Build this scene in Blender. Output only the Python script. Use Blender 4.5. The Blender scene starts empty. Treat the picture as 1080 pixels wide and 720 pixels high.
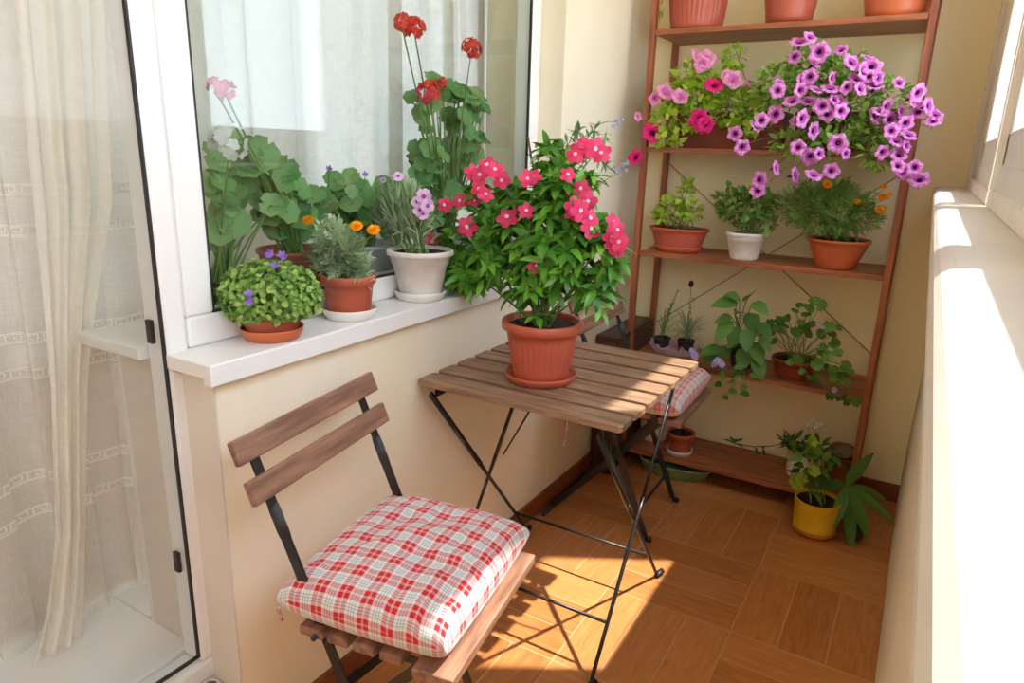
import bpy, bmesh, math, random
from math import sin, cos, pi, radians, degrees
from mathutils import Vector, Matrix, noise
V = Vector
random.seed(7)
R_ = random.Random(11)
col = bpy.context.scene.collection

# ---------------------------------------------------------------- camera
CAM = V((1.0426, -1.0207, 1.262))
YAW, PITCH, ROLL, FPX = 0.5313, -0.2717, 0.0278, 728.0
fwd = V((-sin(YAW)*cos(PITCH), cos(YAW)*cos(PITCH), sin(PITCH)))
rt = V((cos(YAW), sin(YAW), 0)); upv = rt.cross(fwd)
r2 = rt*cos(ROLL)+upv*sin(ROLL); u2 = -rt*sin(ROLL)+upv*cos(ROLL)
def U(u, v, ax, val):
    """place measured in the photograph -> world point on the plane axis=val"""
    d = fwd+r2*((u-540)/FPX)-u2*((v-360)/FPX)
    return CAM+d*((val-CAM[ax])/d[ax])
def US(u, v, dist):
    d = fwd+r2*((u-540)/FPX)-u2*((v-360)/FPX)
    return CAM+d*dist
def depth(p): return (V(p)-CAM).dot(fwd)
def pxm(p): return depth(p)/FPX       # metres per photo pixel at p

cd = bpy.data.cameras.new('camera'); cam = bpy.data.objects.new('camera', cd); col.objects.link(cam)
cd.sensor_width = 36; cd.lens = FPX/1080*36; cd.clip_start = 0.01
cam.matrix_world = Matrix(((r2.x, u2.x, -fwd.x, CAM.x), (r2.y, u2.y, -fwd.y, CAM.y), (r2.z, u2.z, -fwd.z, CAM.z), (0, 0, 0, 1)))
bpy.context.scene.camera = cam

# ---------------------------------------------------------------- materials
def srgb(*c):
    o = []
    for x in c:
        x /= 255
        o.append(x/12.92 if x <= .04045 else ((x+.055)/1.055)**2.4)
    return tuple(o)+(1,)
def newmat(name):
    m = bpy.data.materials.new(name); m.use_nodes = True
    nt = m.node_tree; nt.nodes.clear()
    return m, nt
def N(nt, t, **k):
    n = nt.nodes.new(t)
    for a, b in k.items():
        if a.startswith('i_'):
            n.inputs[a[2:].replace('_', ' ')].default_value = b
        else: setattr(n, a, b)
    return n
def L(nt, a, b): nt.links.new(a, b)
def mat(name, c1, c2=None, rough=.5, scale=8, stretch=(1, 1, 1), bump=0, bscale=60, spec=.5, sheen=0, trans=0, metal=0, attr=False, detail=4, ramp=(.35, .65), coat=0):
    m, nt = newmat(name)
    out = N(nt, 'ShaderNodeOutputMaterial'); p = N(nt, 'ShaderNodeBsdfPrincipled')
    p.inputs['Roughness'].default_value = rough; p.inputs['Metallic'].default_value = metal
    p.inputs['Specular IOR Level'].default_value = spec; p.inputs['Coat Weight'].default_value = coat
    p.inputs['Sheen Weight'].default_value = sheen
    tc = N(nt, 'ShaderNodeTexCoord'); mp = N(nt, 'ShaderNodeMapping'); mp.inputs['Scale'].default_value = stretch
    L(nt, tc.outputs['Object'], mp.inputs[0])
    csock = None
    if c2 is None: p.inputs['Base Color'].default_value = c1
    else:
        nz = N(nt, 'ShaderNodeTexNoise'); nz.inputs['Scale'].default_value = scale; nz.inputs['Detail'].default_value = detail
        L(nt, mp.outputs[0], nz.inputs['Vector'])
        rp = N(nt, 'ShaderNodeValToRGB'); rp.color_ramp.elements[0].position = ramp[0]; rp.color_ramp.elements[1].position = ramp[1]
        rp.color_ramp.elements[0].color = c1; rp.color_ramp.elements[1].color = c2
        if attr:
            at = N(nt, 'ShaderNodeAttribute', attribute_name='rnd')
            ad = N(nt, 'ShaderNodeMath', operation='MULTIPLY_ADD'); ad.inputs[1].default_value = .35; 
            L(nt, nz.outputs[0], ad.inputs[0])
            ms = N(nt, 'ShaderNodeMath', operation='MULTIPLY'); ms.inputs[1].default_value = .65
            L(nt, at.outputs['Fac'], ms.inputs[0]); L(nt, ms.outputs[0], ad.inputs[2]); L(nt, ad.outputs[0], rp.inputs[0])
        else: L(nt, nz.outputs[0], rp.inputs[0])
        csock = rp.outputs[0]; L(nt, csock, p.inputs['Base Color'])
    if bump:
        nb = N(nt, 'ShaderNodeTexNoise'); nb.inputs['Scale'].default_value = bscale; nb.inputs['Detail'].default_value = 3
        L(nt, mp.outputs[0], nb.inputs['Vector'])
        b = N(nt, 'ShaderNodeBump'); b.inputs['Strength'].default_value = bump; b.inputs['Distance'].default_value = .004
        L(nt, nb.outputs[0], b.inputs['Height']); L(nt, b.outputs[0], p.inputs['Normal'])
    s = p.outputs[0]
    if trans:
        tr = N(nt, 'ShaderNodeBsdfTranslucent')
        if csock: L(nt, csock, tr.inputs[0])
        else: tr.inputs[0].default_value = c1
        mx = N(nt, 'ShaderNodeMixShader'); mx.inputs[0].default_value = trans
        L(nt, s, mx.inputs[1]); L(nt, tr.outputs[0], mx.inputs[2]); s = mx.outputs[0]
    L(nt, s, out.inputs[0])
    return m
M = {}
M['wall'] = mat('cream_wall_paint', srgb(236, 226, 198), srgb(242, 233, 208), .75, scale=2.5, bump=.25, bscale=35)
M['end'] = mat('lightened_end_wall_paint', srgb(251, 237, 190), srgb(253, 241, 200), .75, scale=2.5, bump=.25, bscale=35)  # cream paint made paler and yellower for missing light and floor bounce
M['parapet'] = mat('parapet_paint', srgb(240, 232, 208), srgb(244, 238, 218), .7, scale=3, bump=.1)
M['ceiling'] = mat('ceiling_paint', srgb(240, 236, 226), srgb(244, 241, 234), .8)
M['pvc'] = mat('white_pvc', srgb(230, 228, 224), srgb(236, 234, 230), .3, scale=2, spec=.5)
M['pvc_dusty'] = mat('dusty_pvc', srgb(232, 222, 212), srgb(240, 233, 226), .4, scale=6, spec=.4)
M['sill_darkened'] = mat('darkened_sill', srgb(216, 208, 202), srgb(226, 218, 212), .4, scale=6, spec=.4)  # frame white darkened evenly to keep the sill's shaded part from blowing out
M['gasket'] = mat('gasket_rubber', srgb(38, 36, 36), rough=.6)
M['plaster'] = mat('reveal_plaster', srgb(216, 206, 194), srgb(224, 215, 203), .8, scale=4, bump=.15)
M['rust'] = mat('chipped_masonry', srgb(130, 82, 50), srgb(178, 130, 92), .9, scale=40, bump=.6, bscale=90)
M['skirt'] = mat('brown_tile_skirting', srgb(120, 62, 34), srgb(142, 78, 44), .35, scale=10)
M['room'] = mat('room_paint', srgb(225, 222, 214), srgb(232, 229, 222), .8)
M['roomfloor'] = mat('room_floor_wood', srgb(150, 120, 90), srgb(170, 138, 104), .5)
M['slat'] = mat('acacia_slat', srgb(118, 88, 66), srgb(166, 130, 102), .45, scale=7, stretch=(1, 9, 9), bump=.25, bscale=30, detail=8)
M['slat_y'] = mat('acacia_slat_cross', srgb(120, 84, 66), srgb(162, 120, 96), .45, scale=7, stretch=(9, 1, 9), bump=.25, bscale=30, detail=8)
M['darkmetal'] = mat('black_powder_coat', srgb(30, 28, 29), srgb(40, 38, 38), .38, spec=.5)
M['foot'] = mat('black_plastic_foot', srgb(28, 28, 28), rough=.5)
M['shelfwood'] = mat('red_brown_stained_wood', srgb(132, 70, 42), srgb(178, 106, 66), .45, scale=5, stretch=(1, 9, 9), bump=.2, bscale=30, detail=7)
M['postwood'] = mat('red_brown_post_wood', srgb(134, 70, 42), srgb(170, 98, 62), .45, scale=5, stretch=(9, 9, 1), bump=.2, bscale=30, detail=7)
M['brownbox'] = mat('dark_brown_laminate', srgb(62, 34, 24), srgb(78, 44, 30), .45, scale=6, stretch=(9, 9, 1))
M['wire'] = mat('brace_wire', srgb(120, 92, 66), rough=.4, metal=.6)
M['terra'] = mat('terracotta_plastic', srgb(184, 86, 62), srgb(198, 99, 74), .42, scale=5, spec=.5)
M['terra2'] = mat('terracotta_brown_plastic', srgb(166, 78, 56), srgb(182, 90, 66), .45, scale=6)
M['terra3'] = mat('terracotta_orange_plastic', srgb(190, 92, 54), srgb(204, 106, 66), .4, scale=6)
M['trough'] = mat('brown_trough_plastic', srgb(122, 52, 34), srgb(140, 64, 42), .45)
M['whitepot'] = mat('weathered_white_plastic', srgb(214, 206, 196), srgb(232, 226, 218), .5, scale=14)
M['cleanwhite'] = mat('white_plastic', srgb(228, 224, 214), srgb(236, 232, 224), .4)
M['greypot'] = mat('grey_plastic', srgb(168, 168, 170), srgb(186, 186, 188), .45)
M['stone'] = mat('rough_stone', srgb(112, 96, 80), srgb(136, 120, 102), .9, scale=20, bump=.5)
M['blackpot'] = mat('black_nursery_plastic', srgb(44, 40, 38), srgb(58, 54, 50), .5)
M['yellow'] = mat('yellow_glazed_pot', srgb(214, 172, 30), srgb(232, 192, 52), .32, scale=9)
M['orangerim'] = mat('orange_brown_saucer', srgb(176, 106, 40), srgb(196, 128, 50), .4)
M['greentray'] = mat('pale_green_plastic', srgb(120, 150, 104), srgb(138, 166, 118), .45)
M['soil'] = mat('potting_soil', srgb(30, 21, 16), srgb(58, 42, 32), .95, scale=90, bump=1, bscale=120)
def leafm(n, a, b, r=.42, t=.28, spec=.4): return mat(n, srgb(*a), srgb(*b), r, scale=12, attr=True, trans=t, spec=spec, ramp=(.15, .85))
M['lf_vinca'] = leafm('glossy_vinca_leaf', (57, 117, 34), (126, 189, 63), .3, .25, .55)
M['lf_camp'] = leafm('campanula_leaf', (104, 146, 59), (178, 209, 113), .5)
M['lf_grey'] = leafm('grey_green_leaf', (124, 152, 108), (184, 202, 160), .6)
M['lf_mari'] = leafm('marigold_leaf', (98, 146, 62), (164, 198, 108), .5)
M['lf_ger'] = leafm('geranium_leaf', (92, 144, 80), (150, 188, 118), .5)
M['lf_pet'] = leafm('petunia_leaf', (117, 162, 68), (184, 216, 108), .5)
M['lf_yel'] = leafm('lime_petunia_leaf', (153, 193, 54), (220, 242, 104), .5, .35)
M['lf_dark'] = leafm('dark_green_leaf', (48, 88, 39), (90, 135, 59), .4)
M['lf_big'] = leafm('soft_broad_leaf', (62, 112, 44), (118, 162, 74), .5)
M['lf_bego'] = leafm('round_violet_leaf', (60, 104, 36), (112, 156, 58), .45)
M['lf_lime'] = leafm('yellow_green_bloom', (150, 176, 50), (196, 206, 92), .5)
M['stem'] = mat('green_stem', srgb(96, 128, 58), srgb(120, 146, 72), .5)
M['stem_br'] = mat('brown_stem', srgb(92, 70, 46), srgb(112, 88, 58), .6)
def petal(n, a, b=None, t=.3): return mat(n, srgb(*a), srgb(*(b or a)), .55, scale=30, trans=t, attr=bool(b), spec=.2)
M['pink'] = petal('hot_pink_petal', (222, 36, 92), (240, 84, 128))
M['pinkeye'] = petal('white_eye', (250, 225, 230))
M['purple'] = petal('orchid_pink_petal', (220, 116, 200), (242, 172, 226))
M['purple_d'] = petal('violet_throat', (96, 22, 96))
M['purple_m'] = petal('orchid_vein', (190, 84, 172), (206, 108, 188))
M['lilac'] = petal('lilac_petal', (184, 160, 214), (206, 186, 228))
M['violet'] = petal('violet_bell_petal', (132, 96, 190), (158, 120, 208))
M['mag'] = petal('magenta_petal', (214, 24, 112), (232, 52, 136))
M['mag_d'] = petal('magenta_throat', (130, 8, 66))
M['palepink'] = petal('pale_pink_petal', (228, 134, 180), (240, 166, 202))
M['orange'] = petal('marigold_orange_petal', (252, 164, 14), (255, 196, 40))
M['red'] = petal('geranium_red_petal', (230, 62, 54), (244, 96, 84))
M['white'] = petal('white_petal', (240, 240, 236))
M['softpink'] = petal('soft_pink_floret', (232, 130, 140))
M['dianthus'] = petal('lilac_pink_dianthus', (214, 168, 214), (232, 196, 230))
M['dianthus_d'] = petal('dark_dianthus_eye', (160, 92, 168))
M['bluewhite'] = petal('pale_blue_petal', (196, 200, 226))
M['maroon'] = petal('maroon_bud', (92, 22, 30))
M['cellophane'] = mat('pink_cellophane', srgb(250, 226, 242), rough=.15, trans=.6)
M['ledge'] = mat('painted_ledge', srgb(226, 224, 218), srgb(232, 230, 225), .45, scale=3)

# glass: clear panes that mirror at grazing angles
def glassmat(name, tint, f0=1.5, boost=0.0):
    m, nt = newmat(name)
    out = N(nt, 'ShaderNodeOutputMaterial'); t = N(nt, 'ShaderNodeBsdfTransparent'); t.inputs[0].default_value = tint
    g = N(nt, 'ShaderNodeBsdfGlossy'); g.inputs['Roughness'].default_value = .01
    ge = N(nt, 'ShaderNodeNewGeometry'); dt = N(nt, 'ShaderNodeVectorMath', operation='DOT_PRODUCT')
    L(nt, ge.outputs['Incoming'], dt.inputs[0]); L(nt, ge.outputs['Normal'], dt.inputs[1])
    ab = N(nt, 'ShaderNodeMath', operation='ABSOLUTE'); L(nt, dt.outputs['Value'], ab.inputs[0])
    om = N(nt, 'ShaderNodeMath', operation='SUBTRACT'); om.inputs[0].default_value = 1; L(nt, ab.outputs[0], om.inputs[1])
    pw = N(nt, 'ShaderNodeMath', operation='POWER'); pw.inputs[1].default_value = 5; L(nt, om.outputs[0], pw.inputs[0])
    ad = N(nt, 'ShaderNodeMath', operation='MULTIPLY_ADD'); ad.inputs[1].default_value = 1-boost; ad.inputs[2].default_value = boost; ad.use_clamp = True
    mx = N(nt, 'ShaderNodeMixShader')
    L(nt, pw.outputs[0], ad.inputs[0]); L(nt, ad.outputs[0], mx.inputs[0]); L(nt, t.outputs[0], mx.inputs[1]); L(nt, g.outputs[0], mx.inputs[2]); L(nt, mx.outputs[0], out.inputs[0])
    return m
M['glass'] = glassmat('double_glazing', (.955, .96, .96, 1), 1.5, .012)
M['glass_win'] = glassmat('window_double_glazing', (.92, .95, .94, 1), 1.5, .05)
M['glass_out'] = glassmat('outer_glazing', (.97, .98, .98, 1), 1.45, .03)

# curtain: sheer linen
def curtain_mat(nm='sheer_linen', tr=.30, c1=(228, 223, 211), c2=(245, 241, 232)):
    m, nt = newmat(nm)
    out = N(nt, 'ShaderNodeOutputMaterial')
    tc = N(nt, 'ShaderNodeTexCoord')
    d = N(nt, 'ShaderNodeBsdfDiffuse'); tl = N(nt, 'ShaderNodeBsdfTranslucent'); tp = N(nt, 'ShaderNodeBsdfTransparent')
    fac = None
    nz = N(nt, 'ShaderNodeTexNoise'); nz.inputs['Scale'].default_value = 30
    mp = N(nt, 'ShaderNodeMapping'); mp.inputs['Scale'].default_value = (1, 14, 1)
    mp2 = N(nt, 'ShaderNodeMapping'); mp2.inputs['Scale'].default_value = (1, 1, 14)
    nz2 = N(nt, 'ShaderNodeTexNoise'); nz2.inputs['Scale'].default_value = 30
    L(nt, tc.outputs['Object'], mp.inputs[0]); L(nt, mp.outputs[0], nz.inputs['Vector'])
    L(nt, tc.outputs['Object'], mp2.inputs[0]); L(nt, mp2.outputs[0], nz2.inputs['Vector'])
    av = N(nt, 'ShaderNodeMath', operation='ADD'); L(nt, nz.outputs[0], av.inputs[0]); L(nt, nz2.outputs[0], av.inputs[1])
    rp = N(nt, 'ShaderNodeValToRGB'); rp.color_ramp.elements[0].position = .35; rp.color_ramp.elements[1].position = .65
    hv = N(nt, 'ShaderNodeMath', operation='MULTIPLY'); hv.inputs[1].default_value = .5
    L(nt, av.outputs[0], hv.inputs[0]); L(nt, hv.outputs[0], rp.inputs[0])
    rp.color_ramp.elements[0].color = srgb(*c1); rp.color_ramp.elements[1].color = srgb(*c2)
    L(nt, rp.outputs[0], d.inputs[0]); L(nt, rp.outputs[0], tl.inputs[0])
    a = N(nt, 'ShaderNodeMixShader'); a.inputs[0].default_value = .2; L(nt, d.outputs[0], a.inputs[1]); L(nt, tl.outputs[0], a.inputs[2])
    b = N(nt, 'ShaderNodeMixShader'); b.inputs[0].default_value = tr; L(nt, a.outputs[0], b.inputs[1]); L(nt, tp.outputs[0], b.inputs[2])
    L(nt, b.outputs[0], out.inputs[0]); return m
M['linen'] = curtain_mat()
M['linen_cream'] = curtain_mat('cream_linen', .08, (243, 236, 222), (251, 246, 236))
M['linen_win'] = curtain_mat('window_linen', .05, (222, 220, 212), (236, 234, 227))
M['embroidery'] = mat('embroidery_thread', srgb(244, 240, 228), rough=.8, trans=.2)

# floor: basket-weave wood-look tile, three planks to a square
GX, GY, GS = .7583, .6918, .3621
def floor_mat():
    m, nt = newmat('basketweave_plank_tile')
    out = N(nt, 'ShaderNodeOutputMaterial'); p = N(nt, 'ShaderNodeBsdfPrincipled'); L(nt, p.outputs[0], out.inputs[0])
    tc = N(nt, 'ShaderNodeTexCoord'); sp = N(nt, 'ShaderNodeSeparateXYZ'); L(nt, tc.outputs['Object'], sp.inputs[0])
    def ma(op, a, b=None, c=None):
        n = N(nt, 'ShaderNodeMath', operation=op)
        for i, x in enumerate((a, b, c)):
            if x is None: continue
            if isinstance(x, (int, float)): n.inputs[i].default_value = x
            else: L(nt, x, n.inputs[i])
        return n.outputs[0]
    u = ma('DIVIDE', ma('SUBTRACT', sp.outputs[0], GX), GS); v = ma('DIVIDE', ma('SUBTRACT', sp.outputs[1], GY), GS)
    cu, cv = ma('FLOOR', u), ma('FLOOR', v); fu, fv = ma('FRACT', u), ma('FRACT', v)
    par = ma('FLOORED_MODULO', ma('ADD', cu, cv), 2.0)
    inv = ma('SUBTRACT', 1.0, par)
    w = ma('ADD', ma('MULTIPLY', fu, inv), ma('MULTIPLY', fv, par))      # across planks
    al = ma('ADD', ma('MULTIPLY', fv, inv), ma('MULTIPLY', fu, par))     # along planks
    w3 = ma('MULTIPLY', w, 3.0); t = ma('FRACT', w3)
    dj = ma('MULTIPLY', ma('MINIMUM', t, ma('SUBTRACT', 1.0, t)), 1/3.)
    de = ma('MINIMUM', al, ma('SUBTRACT', 1.0, al))
    dist = ma('MINIMUM', dj, de)
    joint = ma('LESS_THAN', dist, .0052)
    pid = ma('ADD', ma('MULTIPLY', ma('FLOOR', w3), 7.31), ma('ADD', ma('MULTIPLY', cu, 3.17), ma('MULTIPLY', cv, 11.7)))
    wn = N(nt, 'ShaderNodeTexWhiteNoise', noise_dimensions='1D'); L(nt, pid, wn.inputs['W'])
    cb = N(nt, 'ShaderNodeCombineXYZ'); L(nt, ma('MULTIPLY', al, 1.6), cb.inputs[0]); L(nt, ma('MULTIPLY', w, 13.), cb.inputs[1]); L(nt, pid, cb.inputs[2])
    nz = N(nt, 'ShaderNodeTexNoise'); nz.inputs['Scale'].default_value = 2.2; nz.inputs['Detail'].default_value = 5; nz.inputs['Distortion'].default_value = .8
    L(nt, cb.outputs[0], nz.inputs['Vector'])
    f = ma('ADD', ma('MULTIPLY', nz.outputs[0], .75), ma('MULTIPLY', wn.outputs[0], .28))
    rp = N(nt, 'ShaderNodeValToRGB'); e = rp.color_ramp.elements
    e[0].position = .3; e[0].color = srgb(166, 102, 54); e[1].position = .8; e[1].color = srgb(206, 140, 84)
    L(nt, f, rp.inputs[0])
    mx = N(nt, 'ShaderNodeMixRGB'); L(nt, joint, mx.inputs[0]); L(nt, rp.outputs[0], mx.inputs[1]); mx.inputs[2].default_value = srgb(200, 150, 104)
    L(nt, mx.outputs[0], p.inputs['Base Color'])
    L(nt, ma('MULTIPLY_ADD', joint, .3, .34), p.inputs['Roughness'])
    b = N(nt, 'ShaderNodeBump'); b.inputs['Strength'].default_value = .5; b.inputs['Distance'].default_value = .0015
    h = ma('ADD', ma('MULTIPLY', ma('MINIMUM', dist, .012), 80.), ma('MULTIPLY', nz.outputs[0], .25))
    L(nt, h, b.inputs['Height']); L(nt, b.outputs[0], p.inputs['Normal'])
    return m
M['floor'] = floor_mat()

# plaid cotton
def plaid(name, red, per=.046, pale=(230, 223, 217)):
    m, nt = newmat(name)
    out = N(nt, 'ShaderNodeOutputMaterial'); p = N(nt, 'ShaderNodeBsdfPrincipled'); L(nt, p.outputs[0], out.inputs[0])
    p.inputs['Roughness'].default_value = .85; p.inputs['Specular IOR Level'].default_value = .2; p.inputs['Sheen Weight'].default_value = .2
    uv = N(nt, 'ShaderNodeUVMap', uv_map='UVMap'); sp = N(nt, 'ShaderNodeSeparateXYZ'); L(nt, uv.outputs[0], sp.inputs[0])
    cols = []
    for k in (0, 1):
        d = N(nt, 'ShaderNodeMath', operation='DIVIDE'); L(nt, sp.outputs[k], d.inputs[0]); d.inputs[1].default_value = per
        fr = N(nt, 'ShaderNodeMath', operation='FRACT'); L(nt, d.outputs[0], fr.inputs[0])
        rp = N(nt, 'ShaderNodeValToRGB'); cr = rp.color_ramp; cr.interpolation = 'CONSTANT'
        R, W, G = srgb(*red), srgb(*pale), srgb(150, 172, 184)
        stops = [(0, R), (.21, W), (.235, R), (.26, W), (.285, R), (.31, R), (.5, W), (.62, G), (.66, W), (.72, G), (.76, W), (.82, G), (.86, W), (.97, R)]
        stops = [(0, R), (.20, W), (.225, R), (.25, W), (.275, R), (.475, W), (.60, G), (.65, W), (.71, G), (.76, W), (.82, G), (.87, W)]
        cr.elements[0].position = 0; cr.elements[0].color = R
        cr.elements[1].position = stops[1][0]; cr.elements[1].color = W
        for pos, c in stops[2:]:
            el = cr.elements.new(pos); el.color = c
        L(nt, fr.outputs[0], rp.inputs[0]); cols.append(rp.outputs[0])
    mx = N(nt, 'ShaderNodeMixRGB'); mx.inputs[0].default_value = .5; L(nt, cols[0], mx.inputs[1]); L(nt, cols[1], mx.inputs[2])
    L(nt, mx.outputs[0], p.inputs['Base Color'])
    nb = N(nt, 'ShaderNodeTexNoise'); nb.inputs['Scale'].default_value = 40
    tc = N(nt, 'ShaderNodeTexCoord'); L(nt, tc.outputs['Object'], nb.inputs['Vector'])
    b = N(nt, 'ShaderNodeBump'); b.inputs['Strength'].default_value = .3; b.inputs['Distance'].default_value = .004
    L(nt, nb.outputs[0], b.inputs['Height']); L(nt, b.outputs[0], p.inputs['Normal'])
    return m
M['plaid'] = plaid('red_check_cotton', (206, 36, 50))
M['plaid2'] = plaid('faded_red_check_cotton', (214, 112, 106), per=.046, pale=(232, 222, 216))

# ---------------------------------------------------------------- mesh helpers
MW = {}
class MB:
    def __init__(s): s.v = []; s.f = []; s.m = []; s.r = []; s.mi = 0; s.rv = 0.5
    def add(s, vs, fs, mi=None):
        o = len(s.v); s.v.extend([V(x) for x in vs]); mi = s.mi if mi is None else mi
        for f in fs: s.f.append([o+i for i in f]); s.m.append(mi); s.r.append(s.rv)
    def build(s, name, mats, parent=None, smooth=True, local=False, bevel=0):
        me = bpy.data.meshes.new(name)
        vs = s.v
        if parent is not None and not local:
            inv = MW[parent.name].inverted(); vs = [inv @ x for x in vs]
        me.from_pydata([tuple(x) for x in vs], [], s.f)
        for m in (mats if isinstance(mats, (list, tuple)) else [mats]): me.materials.append(M[m])
        me.polygons.foreach_set('material_index', s.m)
        me.polygons.foreach_set('use_smooth', [smooth]*len(s.f))
        a = me.attributes.new('rnd', 'FLOAT', 'FACE'); a.data.foreach_set('value', s.r)
        me.update()
        o = bpy.data.objects.new(name, me); col.objects.link(o)
        if parent is not None: o.parent = parent; MW[o.name] = MW[parent.name].copy()
        else: MW[o.name] = Matrix()
        if bevel:
            b = o.modifiers.new('bevel', 'BEVEL'); b.width = bevel; b.segments = 2; b.limit_method = 'ANGLE'; b.angle_limit = radians(40)
        return o
def thing(name, label, cat, loc=(0, 0, 0), rz=0, group=None):
    o = bpy.data.objects.new(name, None); col.objects.link(o); o.empty_display_size = .05
    o.location = loc; o.rotation_euler = (0, 0, rz); o['label'] = label; o['category'] = cat
    if group: o['group'] = group
    MW[o.name] = Matrix.Translation(V(loc)) @ Matrix.Rotation(rz, 4, 'Z')
    return o
def tag(o, label, cat, group=None):
    o['label'] = label; o['category'] = cat
    if group: o['group'] = group
def struct(o): o['kind'] = 'structure'; return o
CUBE = [(0, 3, 2, 1), (4, 5, 6, 7), (0, 1, 5, 4), (1, 2, 6, 5), (2, 3, 7, 6), (3, 0, 4, 7)]
def box(mb, x0, x1, y0, y1, z0, z1):
    mb.add([(x0, y0, z0), (x1, y0, z0), (x1, y1, z0), (x0, y1, z0), (x0, y0, z1), (x1, y0, z1), (x1, y1, z1), (x0, y1, z1)], CUBE)
def obox(mb, c, ax, ay, az):
    c, ax, ay, az = V(c), V(ax), V(ay), V(az)
    mb.add([c-ax-ay-az, c+ax-ay-az, c+ax+ay-az, c-ax+ay-az, c-ax-ay+az, c+ax-ay+az, c+ax+ay+az, c-ax+ay+az], CUBE)
def bar(mb, p, q, w, t, side=(0, 1, 0)):
    """flat bar p->q, width w along side, thickness t"""
    p, q = V(p), V(q); d = (q-p); s = V(side); s = (s-d.normalized()*s.dot(d.normalized())).normalized(); n = d.normalized().cross(s)
    obox(mb, (p+q)/2, s*w/2, n*t/2, d/2)
def tube(mb, pts, r, n=6, cap=True):
    pts = [V(p) for p in pts]; rs = r if isinstance(r, (list, tuple)) else [r]*len(pts)
    vs = []; prev = None
    for i, p in enumerate(pts):
        d = (pts[min(i+1, len(pts)-1)]-pts[max(i-1, 0)]).normalized()
        if prev is None: a = d.orthogonal().normalized()
        else: a = (prev-d*prev.dot(d)).normalized()
        prev = a; b = d.cross(a)
        for k in range(n): vs.append(p+(a*cos(2*pi*k/n)+b*sin(2*pi*k/n))*rs[i])
    fs = [(i*n+k, i*n+(k+1) % n, (i+1)*n+(k+1) % n, (i+1)*n+k) for i in range(len(pts)-1) for k in range(n)]
    if cap: fs += [tuple(range(n))[::-1], tuple((len(pts)-1)*n+k for k in range(n))]
    mb.add(vs, fs)
def lathe(mb, c, prof, n=48, rad=None, sx=1, sy=1, close=True):
    c = V(c); vs = []
    for (r, z) in prof:
        for k in range(n):
            a = 2*pi*k/n; rr = r if rad is None else rad(a, r, z)
            vs.append(c+V((rr*cos(a)*sx, rr*sin(a)*sy, z)))
    fs = [(i*n+k, i*n+(k+1) % n, (i+1)*n+(k+1) % n, (i+1)*n+k) for i in range(len(prof)-1) for k in range(n)]
    if close: fs.append(tuple(range(n))[::-1]); fs.append(tuple((len(prof)-1)*n+k for k in range(n)))
    mb.add(vs, fs)
def rnd(a, b): return R_.uniform(a, b)
def rvec():
    while True:
        v = V((rnd(-1, 1), rnd(-1, 1), rnd(-1, 1)))
        if .05 < v.length < 1: return v.normalized()
P_LANCE = lambda t: sin(pi*t**.85)**.9
P_OVATE = lambda t: sin(pi*min(1, t**.65))**.8
P_STRAP = lambda t: (min(1, t*5)**.5)*(1-t**4)**.6
def leaf(mb, p, d, n, Ln, W, prof=P_LANCE, droop=.4, cup=.2, seg=5, wave=0):
    p, d, n = V(p), V(d).normalized(), V(n)
    n = (n-d*n.dot(d)); n = n.normalized() if n.length > 1e-3 else d.orthogonal().normalized()
    s = d.cross(n).normalized()
    mb.rv = R_.random(); vs = [p.copy()]; pos = p.copy(); cur = d.copy()
    for i in range(1, seg+1):
        t = i/seg; cur = (cur+V((0, 0, -droop/seg))).normalized(); pos = pos+cur*Ln/seg; cn = s.cross(cur)
        if i == seg: vs.append(pos.copy()); break
        w = prof(t)*W/2; wv = wave*sin(t*9+mb.rv*6)*w
        vs += [pos+s*w+cn*(cup*w+wv), pos.copy(), pos-s*w+cn*(cup*w-wv)]
    fs = [(0, 2, 1), (0, 3, 2)]
    for i in range(seg-2):
        a = 1+3*i; fs += [(a, a+1, a+4, a+3), (a+1, a+2, a+5, a+4)]
    a = 1+3*(seg-2); e = len(vs)-1; fs += [(a, a+1, e), (a+1, a+2, e)]
    mb.add(vs, fs)
def disc(mb, c, n, r, lobes=7, dep=.12, cup=.15, pts=21, notch=True, pet=None):
    """round scalloped leaf, normal n"""
    c, n = V(c), V(n).normalized(); a = n.orthogonal().normalized(); b = n.cross(a); ph = rnd(0, 6.28)
    mb.rv = R_.random(); vs = [c-n*r*cup*.6]; k0 = pts
    for ring, rr in ((0, .55), (1, 1.0)):
        for k in range(k0):
            th = 2*pi*k/k0; f = 1+dep*cos(lobes*th) if ring else 1
            if notch and k == 0: f *= .55 if ring else .7
            w = .1*sin(3*th+ph)*ring
            vs.append(c+(a*cos(th+ph)+b*sin(th+ph))*r*rr*f+n*r*(cup*ring*.5+w*.7))
    fs = [(0, 1+k, 1+(k+1) % k0) for k in range(k0)]+[(1+k, 1+k0+k, 1+k0+(k+1) % k0, 1+(k+1) % k0) for k in range(k0)]
    mb.add(vs, fs)
def heart(mb, p, d, n, Ln, W, **k): leaf(mb, p, d, n, Ln, W, P_OVATE, **k)
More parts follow.
